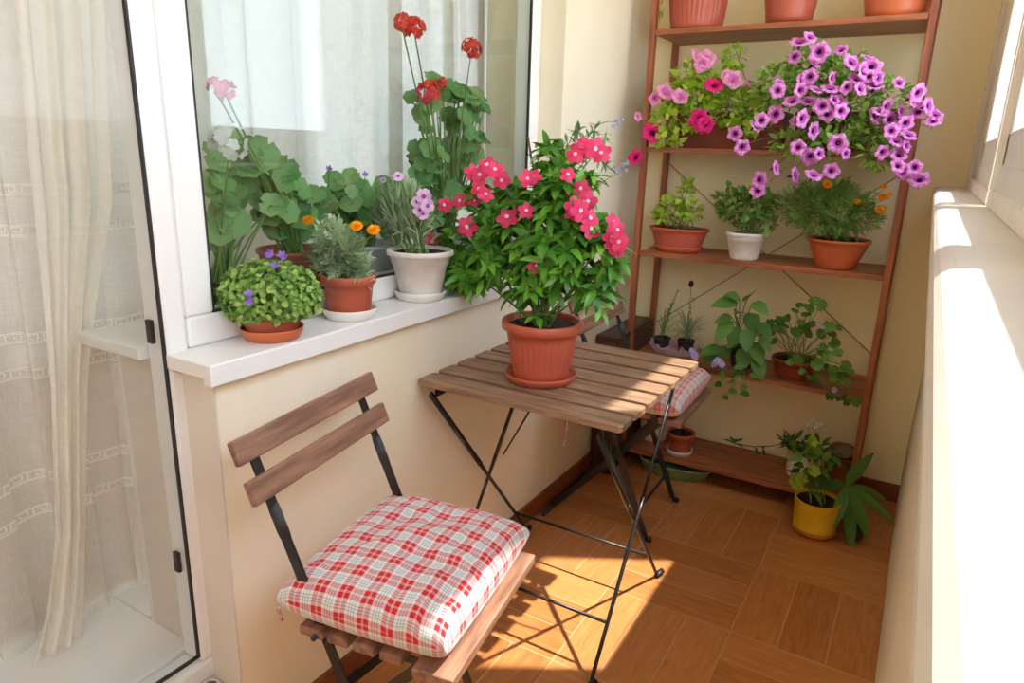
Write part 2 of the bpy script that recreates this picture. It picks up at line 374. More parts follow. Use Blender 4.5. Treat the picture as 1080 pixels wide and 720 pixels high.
def pinnate(mb, p, d, n, Ln, W, pairs=5, droop=.5):
    p, d = V(p), V(d).normalized(); n = V(n); n = (n-d*n.dot(d)); n = n.normalized() if n.length > 1e-3 else d.orthogonal().normalized(); s = d.cross(n)
    mb.rv = R_.random(); cur = d.copy(); pos = p.copy()
    for i in range(pairs):
        nx = pos+cur*Ln/pairs
        mb.add([pos+s*.0007, nx, pos-s*.0007], [(0, 1, 2)])
        for sg in (1, -1):
            l = W*(.6+.4*sin(pi*(i+1)/(pairs+1))); dd = (s*sg+cur*.7).normalized(); q = cur.cross(s)*.15
            mb.add([nx, nx+dd*l*.5+cur*l*.16+q*l*.3, nx+dd*l, nx+dd*l*.5-cur*l*.16+q*l*.3], [(0, 1, 2, 3)])
        pos = nx; cur = (cur+V((0, 0, -droop/pairs))).normalized()
    mb.add([pos, pos+cur*W*.5+s*W*.16, pos+cur*W, pos+cur*W*.5-s*W*.16], [(0, 1, 2, 3)])
def stemcurve(p, q, bend=.2, n=5):
    p, q = V(p), V(q); m = (p+q)/2+V((rnd(-1, 1), rnd(-1, 1), 0))*bend*(q-p).length*.4+V((0, 0, bend*(q-p).length*.5))
    return [p*(1-t)**2+m*2*t*(1-t)+q*t*t for t in [i/n for i in range(n+1)]]
# ---------------------------------------------------------------- flower meshes (z axis = facing)
FM = {}
def fmesh(key, mb, mats):
    o = mb.build(key, mats); me = o.data; bpy.data.objects.remove(o); FM[key] = me
def mk_petals(mb, n, r, wf, z=.0, cup=.1, mi=0, twist=0, notch=0, seg=3, inner=.0):
    for k in range(n):
        a = 2*pi*k/n+twist; d = V((cos(a), sin(a), 0)); s = V((-sin(a), cos(a), 0)); mb.rv = R_.random()
        vs = [d*inner+V((0, 0, z))]
        for i in range(1, seg+1):
            t = i/seg; w = r*wf*sin(pi*(.15+.62*t))
            zz = z+cup*r*t*t
            vs += [d*r*t*.96+s*w+V((0, 0, zz)), d*r*(t+(0 if i < seg else .06-notch))+V((0, 0, zz+.04*r)), d*r*t*.96-s*w+V((0, 0, zz-.001))]
        fs = [(0, 2, 1), (0, 3, 2)]+[f for i in range(seg-1) for f in ((1+3*i, 2+3*i, 5+3*i, 4+3*i), (2+3*i, 3+3*i, 6+3*i, 5+3*i))]
        mb.mi = mi; mb.add(vs, fs)
def mk_flowers():
    mb = MB(); mk_petals(mb, 5, .021, .42, cup=-.05); mb.mi = 1; mk_petals(mb, 5, .0042, .5, z=.003, mi=1); tube(mb, [(0, 0, -.018), (0, 0, 0)], .0015, 5); fmesh('vinca', mb, ['pink', 'pinkeye'])
    for key, mt, th, md in (('petunia', 'purple', 'purple_d', 'purple_m'), ('petunia_mag', 'mag', 'mag_d', 'mag'), ('petunia_pale', 'palepink', 'palepink', 'purple')):
        mb = MB(); n = 30; rings = [(.002, -.022, 1), (.004, -.010, 1), (.0072, -.002, 1), (.014, .003, 0), (.022, .005, 0), (.027, .002, 0)]
        vs = []
        for j, (r, z, _) in enumerate(rings):
            for k in range(n):
                a = 2*pi*k/n; f = 1+(.10*cos(5*a) if j > 3 else 0); vs.append(V((r*f*cos(a), r*f*sin(a), z+(.0022*sin(10*a) if j == 5 else 0)+(.0012*cos(5*a) if j > 3 else 0))))
        mb.rv = .5
        for j in range(len(rings)-1):
            fs = [(j*n+k, j*n+(k+1) % n, (j+1)*n+(k+1) % n, (j+1)*n+k) for k in range(n)]
            for f in fs: mb.f.append(list(f)); mb.m.append((1 if j < 2 else 2 if j < 3 else 0)); mb.r.append(.2+.6*R_.random() if j > 2 else .3)
        mb.v = vs
        mb.mi = 0; tube(mb, [(0, 0, -.035), (0, 0, -.02)], [.0012, .0025], 5); fmesh(key, mb, [mt, th, md])
    mb = MB()
    for j in range(5):
        n = 13-2*j; r = .019*(1-.17*j)
        for k in range(n):
            a = 2*pi*(k+.5*(j % 2))/n; mb.rv = R_.random(); el = radians(5+18*j)
            d = V((cos(a)*cos(el), sin(a)*cos(el), sin(el))); leaf(mb, V((0, 0, .001*j)), d, V((0, 0, 1)), r, r*.62, P_STRAP, droop=-.1, cup=.25, seg=3, wave=.3)
    tube(mb, [(0, 0, -.014), (0, 0, -.002)], [.003, .006], 8); fmesh('marigold', mb, ['orange'])
    for key, mt, R, cnt in (('geranium_red', 'red', .03, 22), ('geranium_white', 'white', .034, 26), ('geranium_pink', 'softpink', .02, 9)):
        mb = MB()
        for i in range(cnt):
            v = rvec(); v.z = abs(v.z)*.9-.15; v.normalize(); c = v*R*rnd(.75, 1); q = v.to_track_quat('Z', 'Y').to_matrix()
            sub = MB(); mk_petals(sub, 5, .012, .5, cup=.15, twist=rnd(0, 6)); mb.rv = R_.random()
            o = len(mb.v); mb.v += [c+q @ x for x in sub.v]; mb.f += [[o+k for k in f] for f in sub.f]; mb.m += [0]*len(sub.f); mb.r += sub.r
        mb.mi = 1
        for i in range(cnt//2): v = rvec(); v.z = abs(v.z); tube(mb, [(0, 0, -R*.6), v*R*.8], .0008, 4)
        fmesh(key, mb, [mt, 'stem'])
    mb = MB(); mk_petals(mb, 5, .017, .5, cup=.05, notch=.1, seg=4); mb.mi = 1; mk_petals(mb, 5, .0052, .42, z=.0025, mi=1); tube(mb, [(0, 0, -.02), (0, 0, 0)], .002, 5); fmesh('dianthus', mb, ['dianthus', 'dianthus_d'])
    mb = MB(); mk_petals(mb, 5, .010, .36, cup=.5); tube(mb, [(0, 0, -.008), (0, 0, 0)], [.001, .003], 6); fmesh('bell', mb, ['violet'])
    mb = MB(); mk_petals(mb, 5, .014, .5, cup=.1); mb.mi = 0; mk_petals(mb, 4, .009, .5, z=.003, cup=.3); fmesh('violet_flower', mb, ['lilac'])
    mb = MB(); 
    for i in range(9): v = rvec(); tube(mb, [V((0, 0, 0)), v*.006+V((0, 0, .003))], [.0006, .002], 4)
    mb.mi = 0; mk_petals(mb, 5, .007, .4); fmesh('tiny_blue', mb, ['bluewhite'])
    mb = MB()
    for i in range(14): v = rvec(); v.z = abs(v.z); tube(mb, [V((0, 0, -.01)), v*.014], [.0004, .0022], 4)
    fmesh('tiny_white', mb, ['white'])
    mb = MB(); lathe(mb, (0, 0, -.012), [(.002, 0), (.007, .004), (.0085, .011), (.007, .018), (.003, .022)], 10); fmesh('bud', mb, ['maroon'])
    mb = MB(); mk_petals(mb, 6, .024, .42, cup=.45); mk_petals(mb, 5, .017, .42, z=.004, cup=.8, twist=.4); fmesh('lime_bract', mb, ['lf_lime'])
mk_flowers()
def flower(root, key, p, face, s=1.0, name='flower'):
    q = (V(face).normalized()).to_track_quat('Z', 'Y').to_matrix().to_4x4()
    o = bpy.data.objects.new(name, FM[key]); col.objects.link(o); o.parent = root
    w = Matrix.Translation(V(p)) @ q @ Matrix.Rotation(rnd(0, 6.28), 4, 'Z') @ Matrix.Scale(s, 4)
    o.matrix_local = MW[root.name].inverted() @ w
    return o
def toward(p, j=.5, up=.1):
    """facing roughly outward to the open side of the balcony, as blooms turn to the light"""
    return (V((.55, -.75, .25+up)).normalized()+rvec()*j).normalized()

# ---------------------------------------------------------------- setting
def sbox(name, m, *b, bevel=0):
    mb = MB(); box(mb, *b); return struct(mb.build(name, m, smooth=False, bevel=bevel))
W = 1.115; YE = 1.80; YN = -2.7; HC = 2.6
YD0, YD1 = -1.15, -.315        # door glass span
sbox('floor', 'floor', -.02, W+.1, YN-.1, YE+.1, -.08, 0)
sbox('ceiling', 'ceiling', -.3, W+.2, YN-.1, YE+.1, HC, HC+.1)
sbox('wall_end', 'end', -.3, W+.2, YE, YE+.12, -.05, HC)
sbox('wall_near', 'wall', -.3, W+.2, YN-.12, YN, -.05, HC)
# left wall: low wall under the window, pier beyond it, lintel, pier before the door
mb = MB(); box(mb, -.29, 0, -.29, 1.03, -.05, .858); box(mb, -.29, 0, 1.03, YE, -.05, HC); box(mb, -.29, 0, YD0-.1, 1.03, 2.2, HC); box(mb, -.29, 0, YN, YD0-.1, -.05, HC)
struct(mb.build('wall_left', 'wall', smooth=False, bevel=.004))
mb = MB(); box(mb, -.28, .0015, -.2925, -.289, .0, .857); struct(mb.build('trim_1', 'plaster', smooth=False))       # plastered end of low wall
mb = MB(); box(mb, 0, .011, -.29, YE, 0, .071); struct(mb.build('baseboard_left', 'skirt', smooth=False, bevel=.002))
mb = MB(); box(mb, .011, W, YE-.011, YE, 0, .071); struct(mb.build('baseboard_end', 'skirt', smooth=False, bevel=.002))
# door threshold
mb = MB(); box(mb, -.115, -.02, YD0-.1, -.293, -.05, .185); struct(mb.build('trim_2', 'plaster', smooth=False, bevel=.006))
mb = MB()
for i in range(14):
    c = V((-.062+rnd(-.022, .03), -.318+rnd(-.02, .01), .186+rnd(-.004, .006))); sub = rnd(.006, .014)
    lathe(mb, c, [(sub*.3, -sub*.6), (sub, 0), (sub*.4, sub*.6)], 7, rad=lambda a, r, z: r*(1+.3*sin(3*a+c.x*900)))
tag(mb.build('masonry_crumbs', 'rust'), 'patch of chipped brown masonry at the foot of the glazed door frame', 'masonry')
# parapet + sill (edge very slightly skewed, as measured)
mb = MB(); box(mb, W, W+.14, YN, YE, -.05, 1.145); struct(mb.build('wall_right', 'parapet', smooth=False))
mb = MB()
prof = []
for a in range(0, 181, 20):
    prof.append((-cos(radians(90-a))*.0175, cos(radians(a))*.0175))
vs = []; 
pts2 = [(1.30, 1.18)]+[(1.0625+x, 1.1625+z) for x, z in prof]+[(1.30, 1.145)]
for y, dx in ((YN, .017), (YE, -.002)):
    for x, z in pts2: vs.append((x+(dx if x < 1.2 else 0), y, z))
n = len(pts2)
mb.add(vs, [(k, (k+1) % n, n+(k+1) % n, n+k) for k in range(n)]+[tuple(range(n))[::-1], tuple(range(n, 2*n))])
struct(mb.build('trim_3', 'sill_darkened', smooth=False))
# right-hand windows
XF = 1.15
def frame_rect(mb, x0, x1, y0, y1, z0, z1, w):
    box(mb, x0, x1, y0, y1, z0, z0+w); box(mb, x0, x1, y0, y1, z1-w, z1)
    box(mb, x0, x1, y0, y0+w, z0+w, z1-w); box(mb, x0, x1, y1-w, y1, z0+w, z1-w)
ZB, ZT = 1.18, 2.31
mb = MB(); box(mb, W, W+.06, .63, YE, ZT, HC); box(mb, W, W+.06, YN, .63, 2.18, HC); struct(mb.build('wall_right_lintel', 'wall', smooth=False))  # unseen; dropped lower over the nearer windows to keep sun off the cushion
spans = [(.68, 1.79), (-.19, .58), (-1.1, -.25), (-1.95, -1.16), (-2.68, -2.01)]
for i, (a, b) in enumerate(spans):
    if i == 1: ZT = 2.18
    mb = MB(); frame_rect(mb, XF-.015, XF+.045, a-.03, b+.03 if i else YE, ZB, ZT, .03)
    w = struct(mb.build('window_%d' % (i+2), 'pvc_dusty', smooth=False, bevel=.003))
    if i == 0:
        s = MB(); frame_rect(s, XF-.005, XF+.035, .75-.06, 1.33+.055, ZB+.02, ZT-.02, .055); box(s, XF-.005, XF+.035, .69, 1.385, ZB+.07, ZB+.135); box(s, XF-.005, XF+.035, 1.385, 1.79, ZB+.03, ZT-.03)
        g0, g1 = .745, 1.335
    else:
        s = MB(); frame_rect(s, XF-.005, XF+.035, a, b, ZB+.02, ZT-.02, .055); box(s, XF-.005, XF+.035, a+.01, b-.01, ZB+.07, ZB+.135); g0, g1 = a+.05, b-.05
    s.build('sash', 'pvc', w, smooth=False, bevel=.004)
    g = MB(); frame_rect(g, XF+.002, XF+.028, g0-.002, g1+.002, ZB+.133, ZT-.071, .004); g.build('gasket', 'gasket', w, smooth=False)
    g = MB(); box(g, XF+.013, XF+.017, g0, g1, ZB+.13, ZT-.07); g.build('glass_pane', 'glass_out', w, smooth=False)

# left window: outer sill, frame, panes
mb = MB(); pf_ = [(-.10, .892), (.035, .892), (.035, .852), (.012, .852), (.012, .864), (-.10, .864)]
mb.add([(x, y, z) for y in (-.318, 1.03) for x, z in pf_], [(k, (k+1) % 6, 6+(k+1) % 6, 6+k) for k in range(6)]+[(0, 5, 4, 3, 2, 1), (6, 7, 8, 9, 10, 11)])
struct(mb.build('trim_4', 'pvc', smooth=False, bevel=.003))
mb = MB(); frame_rect(mb, -.145, -.085, -.272, 1.03, .892, 2.2, .058)
w = struct(mb.build('window_1', 'pvc', smooth=False, bevel=.006))
g = MB(); frame_rect(g, -.0955, -.0885, -.215, .973, .949, 2.143, .005); g.build('gasket', 'gasket', w, smooth=False)
g = MB(); box(g, -.098, -.0935, -.212, .970, .952, 2.14); g.build('glass_pane', 'glass_win', w, smooth=False)
# inner sill board
mb = MB(); box(mb, -.345, -.145, -.335, 1.1, .872, .897)
struct(mb.build('trim_5', 'ledge', smooth=False, bevel=.004))
# glazed balcony door
mb = MB(); frame_rect(mb, -.145, -.085, YD0-.06, -.272, .185, 2.2, .046)
d = struct(mb.build('door_1', 'pvc', smooth=False, bevel=.008))
g = MB(); frame_rect(g, -.0955, -.087, YD0-.008, -.3165, .247, 2.16, .0035); g.build('gasket', 'gasket', d, smooth=False)
g = MB(); box(g, -.098, -.0935, YD0, -.3185, .249, 2.158); g.build('glass_pane', 'glass', d, smooth=False)
for z in (.93, .46):
    g = MB(); box(g, -.128, -.112, -.326, -.318, z-.022, z+.022); g.build('hinge', 'darkmetal', d, smooth=False, bevel=.002)
# inner ledge and reveal seen through the door
mb = MB(); box(mb, -.47, -.145, YD0-.1, -.2925, -.05, .238); box(mb, -.47, -.302, -.2925, -.08, -.05, .238); struct(mb.build('trim_6', 'ledge', smooth=False, bevel=.004))
mb = MB(); box(mb, -.295, -.146, -.292, -.2875, .23, .872); struct(mb.build('trim_7', 'ledge', smooth=False))
# the room behind: shell with an unseen far-end opening added to light the curtains
RX, RY0, RY1 = -3.2, -2.4, 2.2
mb = MB(); box(mb, RX, -.29, RY1, RY1+.1, -.05, .8); box(mb, RX, -.29, RY1, RY1+.1, 2.3, 2.6); box(mb, RX, -2.4, RY1, RY1+.1, .8, 2.3); box(mb, -.7, -.29, RY1, RY1+.1, .8, 2.3)
struct(mb.build('wall_room_right', 'room', smooth=False))
sbox('wall_room_left', 'room', RX, -.29, RY0-.1, RY0, -.05, 2.6)
mb = MB(); box(mb, -.30, -.291, 1.1, RY1, -.05, 2.6); box(mb, -.30, -.291, RY0, YD0-.1, -.05, 2.6); box(mb, -.3, -.291, YD0-.1, 1.1, 2.2, 2.6); struct(mb.build('wall_room_front', 'room', smooth=False))
sbox('wall_room_back', 'room', RX-.1, RX, RY0, RY1, -.05, 2.6)
sbox('floor_room', 'roomfloor', RX, -.30, RY0, RY1, -.1, .0)
sbox('ceiling_room', 'ceiling', RX-.1, -.29, RY0, RY1, 2.6, 2.7)
# pipe-dark cabinet board in the far left corner
mb = MB(); box(mb, .012, .100, 1.385, 1.785, 0, .56); 
o = mb.build('storage_box', 'brownbox', smooth=False, bevel=.004)
mb = MB(); box(mb, .012, .106, 1.38, 1.788, .5602, .578); mb.build('lid', 'brownbox', o, smooth=False, bevel=.003)
mb = MB(); box(mb, .0995, .1045, 1.40, 1.77, .05, .54); mb.build('door', 'brownbox', o, smooth=False, bevel=.002)
tag(o, 'narrow dark brown wooden box against the wall in the corner beside the plant stand', 'box')

# ---------------------------------------------------------------- curtains
def curtain(name, y0, y1, z0, z1, xc, amp, seed, label, bands=(), gather=None, lean=0, fr=1.0, m='linen'):
    rr = random.Random(seed); ph = [rr.uniform(0, 6) for _ in range(5)]
    def X(y, z):
        t = (z-z0)/(z1-z0)
        w = y*30*fr+ph[0]+1.1*sin(y*7+ph[1]); s = math.copysign(abs(sin(w))**.8, sin(w))+.45*sin(y*19*fr+ph[2]+.4*t)+.3*sin(y*83*fr+ph[3]+t)
        return xc+amp*s*(.75+.25*sin(3*t+ph[4]))+.008*sin(6*t+y*5)
    mb = MB(); ny = int((y1-y0)/.0045); nz = 26; vs = []
    def Y(y, z):
        t = (z-z0)/(z1-z0)
        w = y*30*fr+ph[0]+1.1*sin(y*7+ph[1]); return y-(.62/(30*fr))*sin(2*w)*(.8+.2*t)
    for j in range(nz+1):
        z = z0+(z1-z0)*j/nz
        for i in range(ny+1):
            y = y0+(y1-y0)*i/ny; vs.append((X(y, z), Y(y, z), z))
    mb.add(vs, [(j*(ny+1)+i, j*(ny+1)+i+1, (j+1)*(ny+1)+i+1, (j+1)*(ny+1)+i) for j in range(nz) for i in range(ny)])
    o = mb.build(name, m); tag(o, label, 'curtain')
    # embroidered greek key bands follow the cloth
    def ribbon(mb, path, w=.0016):
        for (a, b) in zip(path[:-1], path[1:]):
            steps = max(1, int(abs(a[0]-b[0])/.006))
            for k in range(steps):
                p = [a[0]+(b[0]-a[0])*k/steps, a[1]+(b[1]-a[1])*k/steps]; q = [a[0]+(b[0]-a[0])*(k+1)/steps, a[1]+(b[1]-a[1])*(k+1)/steps]
                if abs(a[1]-b[1]) < 1e-6: c = [(p[0], p[1]-w/2), (q[0], q[1]-w/2), (q[0], q[1]+w/2), (p[0], p[1]+w/2)]
                else: c = [(p[0]-w/2, p[1]), (p[0]+w/2, p[1]), (q[0]+w/2, q[1]), (q[0]-w/2, q[1])]
                mb.add([(X(y, z)+.0015, Y(y, z), z) for y, z in c], [(0, 1, 2, 3)])
    if bands:
        eb = MB()
        for zb in bands:
            for dz in (0, .020): ribbon(eb, [(y0+.004, zb+dz), (y1-.004, zb+dz)])
            y = y0+.01; s = .0105
            while y < y1-.03:
                k = [(0, .003), (0, .017), (s*1.5, .017), (s*1.5, .007), (s*.75, .007), (s*.75, .012)]
                ribbon(eb, [(y+a, zb+b) for a, b in k], .0013); ribbon(eb, [(y, zb+.003), (y+s*2, zb+.003)], .0013)
                y += s*2
        eb.build('embroidery', 'embroidery', o)
    return o
curtain('sheer_curtain', -1.9, -.12, .239, 2.3, -.425, .026, 3, 'wide grey-cream sheer curtain with embroidered key bands, rearmost behind the glazed door',
        bands=(.50, .58, .80, .872, 1.08, 1.155), gather=lambda y, z: .0, fr=1.25)
curtain('sheer_curtain', -.06, 2.1, .12, 2.3, -.425, .036, 8, 'pale sheer curtain behind the window with geraniums', fr=.7, m='linen_win')

# gathered front panel of the door curtain, drawn together towards its foot
def lerp_edges(E, z):
    if z >= E[0][0]: return E[0][1], E[0][2]
    for a, b in zip(E[:-1], E[1:]):
        if z >= b[0]: t = (a[0]-z)/(a[0]-b[0]); return a[1]+(b[1]-a[1])*t, a[2]+(b[2]-a[2])*t
    return E[-1][1], E[-1][2]
def panel(E, xc, label, folds=4, z1=2.3, z0=.245, bands=()):
    def pt(sv, z):
        l, r = lerp_edges(E, z); w = sv*folds*2*pi
        return (xc+.013*sin(w+.5)+.004*sin(2.3*w+z*3)+.003*sin(z*9), l+(r-l)*(sv-.07/folds*2*sin(2*w)*.5), z)
    mb = MB(); n = 90; nz = 60
    mb.add([pt(i/n, z0+(z1-z0)*j/nz) for j in range(nz+1) for i in range(n+1)], [(j*(n+1)+i, j*(n+1)+i+1, (j+1)*(n+1)+i+1, (j+1)*(n+1)+i) for j in range(nz) for i in range(n)])
    o = mb.build('sheer_curtain', 'linen_cream'); tag(o, label, 'curtain')
    eb = MB()
    def seg(a, b, z, zz):
        k = max(1, int(abs(b-a)*90))
        for i in range(k):
            p, q = a+(b-a)*i/k, a+(b-a)*(i+1)/k
            eb.add([V(pt(min(1, max(0, u)), v))+V((.0018, 0, 0)) for u, v in ((p, z), (q, z), (q, zz), (p, zz))], [(0, 1, 2, 3)])
    for zb in bands:
        seg(0, 1, zb, zb+.0016); seg(0, 1, zb+.020, zb+.0216); u = .01; du = .045
        while u < .95:
            for (a, b, z, zz) in ((0, .04, .003, .017), (0, .75, .0157, .017), (.71, .75, .007, .017), (.35, .75, .007, .0083), (.35, .39, .007, .012), (0, 1, .003, .0043)):
                seg(u+a*du, u+b*du, zb+z, zb+zz)
            u += du
    eb.build('embroidery', 'embroidery', o)
E_ = []
for (ul, ur, v) in ((15, 108, 0), (35, 118, 215), (44, 98, 330), (50, 90, 400), (58, 90, 560), (45, 88, 640), (25, 84, 700)):
    a_, b_ = U(ul, v, 0, -.355), U(ur, v, 0, -.355); E_.append(((a_.z+b_.z)/2, a_.y, b_.y))
panel(E_, -.357, 'cream sheer curtain panel gathered in front of the wider one behind the glazed door', folds=3, bands=(.50, .58, .80, .872, 1.08, 1.155))

# ---------------------------------------------------------------- table
tb = thing('folding_table', 'small slatted wooden folding table with black crossed metal legs', 'table', (.28, .56, 0))
X0, X1, Y0, Y1, ZTb = .008, .556, .275, .850, .700
mb = MB(); ns = 7; pitch_ = (Y1-Y0+.015)/ns
for i in range(ns):
    a = Y0+i*pitch_; b = a+pitch_-.015; c = .006
    z0, z1 = ZTb-.016, ZTb
    pts = [(X0+c, a), (X1-c, a), (X1, a+c*1.3), (X1, b-c*1.3), (X1-c, b), (X0+c, b), (X0, b-c*1.3), (X0, a+c*1.3)]
    vs = [(x, y, z0) for x, y in pts]+[(x, y, z1) for x, y in pts]; n = 8
    mb.add(vs, [tuple(range(n))[::-1], tuple(range(n, 2*n))]+[(k, (k+1) % n, n+(k+1) % n, n+k) for k in range(n)])
mb.build('tabletop', 'slat', tb, smooth=False, bevel=.0018)
XL, XR = .05, .508
for x, xn in ((XL, 'l'), (XR, 'r')):
    mb = MB(); box(mb, x-.002, x+.002, Y0+.02, Y1-.02, ZTb-.045, ZTb-.0162); box(mb, x-.012, x+.002, Y0+.02, Y1-.02, ZTb-.019, ZTb-.0162)
    mb.build('support_rail', 'darkmetal', tb, smooth=False)
    sg = -1 if x == XL else 1
    for k, (ya, yb, off) in enumerate(((Y0+.01, .815, -.008), (Y1-.07, .31, .008))):
        mb = MB(); p = V((x+off, ya, ZTb-.035)); q = V((x+off, yb, .02))
        bar(mb, p, p.lerp(q, .45), .015, .005, (0, 1, 0))
        tube(mb, [p.lerp(q, .43), p.lerp(q, .5), q, q+V((0, .012*(1 if yb > .5 else -.3), -.012)), q+V((sg*.012, .022*(1 if yb > .5 else -1), -.0135))], [.0062, .0052, .0052, .0055, .0055], 8)
        lg = mb.build('leg', 'darkmetal', tb)
        fm = MB(); c = q+V((sg*.004, .018*(1 if yb > .5 else -1), -.02)); 
        tube(fm, [c+V((0, -.018, .009)), c+V((0, 0, .0095)), c+V((sg*.004, .018, .0095))], [.007, .0095, .009], 10); fm.build('rubber_foot', 'foot', lg)
for yb, z in ((.345, .125), (.785, .125)):
    xa = XL+(.008 if yb < .5 else -.008); mb = MB(); yy = .31+.055*(1) if yb < .5 else .815-.085
    yy = .31+(Y1-.07-.31)*(z-.02)/(.645) if yb < .5 else .815-(.815-Y0-.01)*(z-.02)/.645
    tube(mb, [(xa, yy, z), (XR+(.008 if yb < .5 else -.008), yy, z)], .0045, 8); mb.build('crossbar', 'darkmetal', tb)
for p, q in (((XL+.003, .63, .37), (.24, .56, ZTb-.022)), ((XR-.004, .52, .40), (.32, .56, ZTb-.022))):
    mb = MB(); tube(mb, [p, q], .0030, 6); mb.build('brace_rod', 'darkmetal', tb)
mb = MB(); box(mb, .225, .335, .548, .572, ZTb-.022, ZTb-.0162); mb.build('support_rail', 'darkmetal', tb, smooth=False)

# ---------------------------------------------------------------- chairs with check cushions
def pillow(mb, c, rz, a, b, h, tilt=0, seed=1):
    n = 44; rot = Matrix.Rotation(rz, 3, 'Z'); rr = random.Random(seed); ox = rr.uniform(0, 50)
    grid = {}
    def rim(t): return max(0, 1-abs(t)**11)**.42
    P = {}
    for sd in (1, -1):
        for i in range(n+1):
            for j in range(n+1):
                u = -1+2*i/n; v = -1+2*j/n
                u = math.copysign(1-(1-abs(u))**2.0, u); v = math.copysign(1-(1-abs(v))**2.0, v)
                f = rim(u)*rim(v); bulge = .62+.38*(1-u*u)*(1-v*v)
                x = u*a*(1-.035*(1-v*v)*-1-.03); y = v*b*(1+.03*(1-u*u)-.03)
                corner = (abs(u)*abs(v))**6; x *= 1+.03*corner; y *= 1+.03*corner
                if sd == 1:
                    wr = .004*noise.noise(V((u*5+ox, v*5, 0)))+.0025*noise.noise(V((u*14+ox, v*9, 3)))
                    for (tx, ty) in ((-.35, .2), (.3, -.25), (.1, .45)): wr -= .007*math.exp(-((u-tx)**2+(v-ty)**2)*26)
                    z = h*.40+f*(h*.6*bulge+wr*1.5)
                else: z = h*.40-f*h*.40
                p = rot @ V((x, y, z)); P[sd, i, j] = V(c)+p
    for sd in (1, -1):
        o = len(mb.v)
        mb.v += [P[sd, i, j] for i in range(n+1) for j in range(n+1)]
        for i in range(n):
            for j in range(n):
                k = o+i*(n+1)+j; f = [k, k+n+1, k+n+2, k+1]
                if sd == -1: f = f[::-1]
                mb.f.append(f); mb.m.append(0); mb.r.append(.5)
    # arc-length uv
    UVs = {}
    for sd in (1, -1):
        h2 = n//2
        for j in range(n+1):
            s = 0; UVs[sd, h2, j] = [0, 0]
            for i in range(h2+1, n+1): s += (P[sd, i, j]-P[sd, i-1, j]).length; UVs[sd, i, j] = [s, 0]
            s = 0
            for i in range(h2-1, -1, -1): s -= (P[sd, i, j]-P[sd, i+1, j]).length; UVs[sd, i, j] = [s, 0]
        for i in range(n+1):
            s = 0
            for j in range(h2+1, n+1): s += (P[sd, i, j]-P[sd, i, j-1]).length; UVs[sd, i, j][1] = s
            s = 0
            for j in range(h2-1, -1, -1): s -= (P[sd, i, j]-P[sd, i, j+1]).length; UVs[sd, i, j][1] = s
    return [UVs[sd, i, j] for sd in (1, -1) for i in range(n+1) for j in range(n+1)]
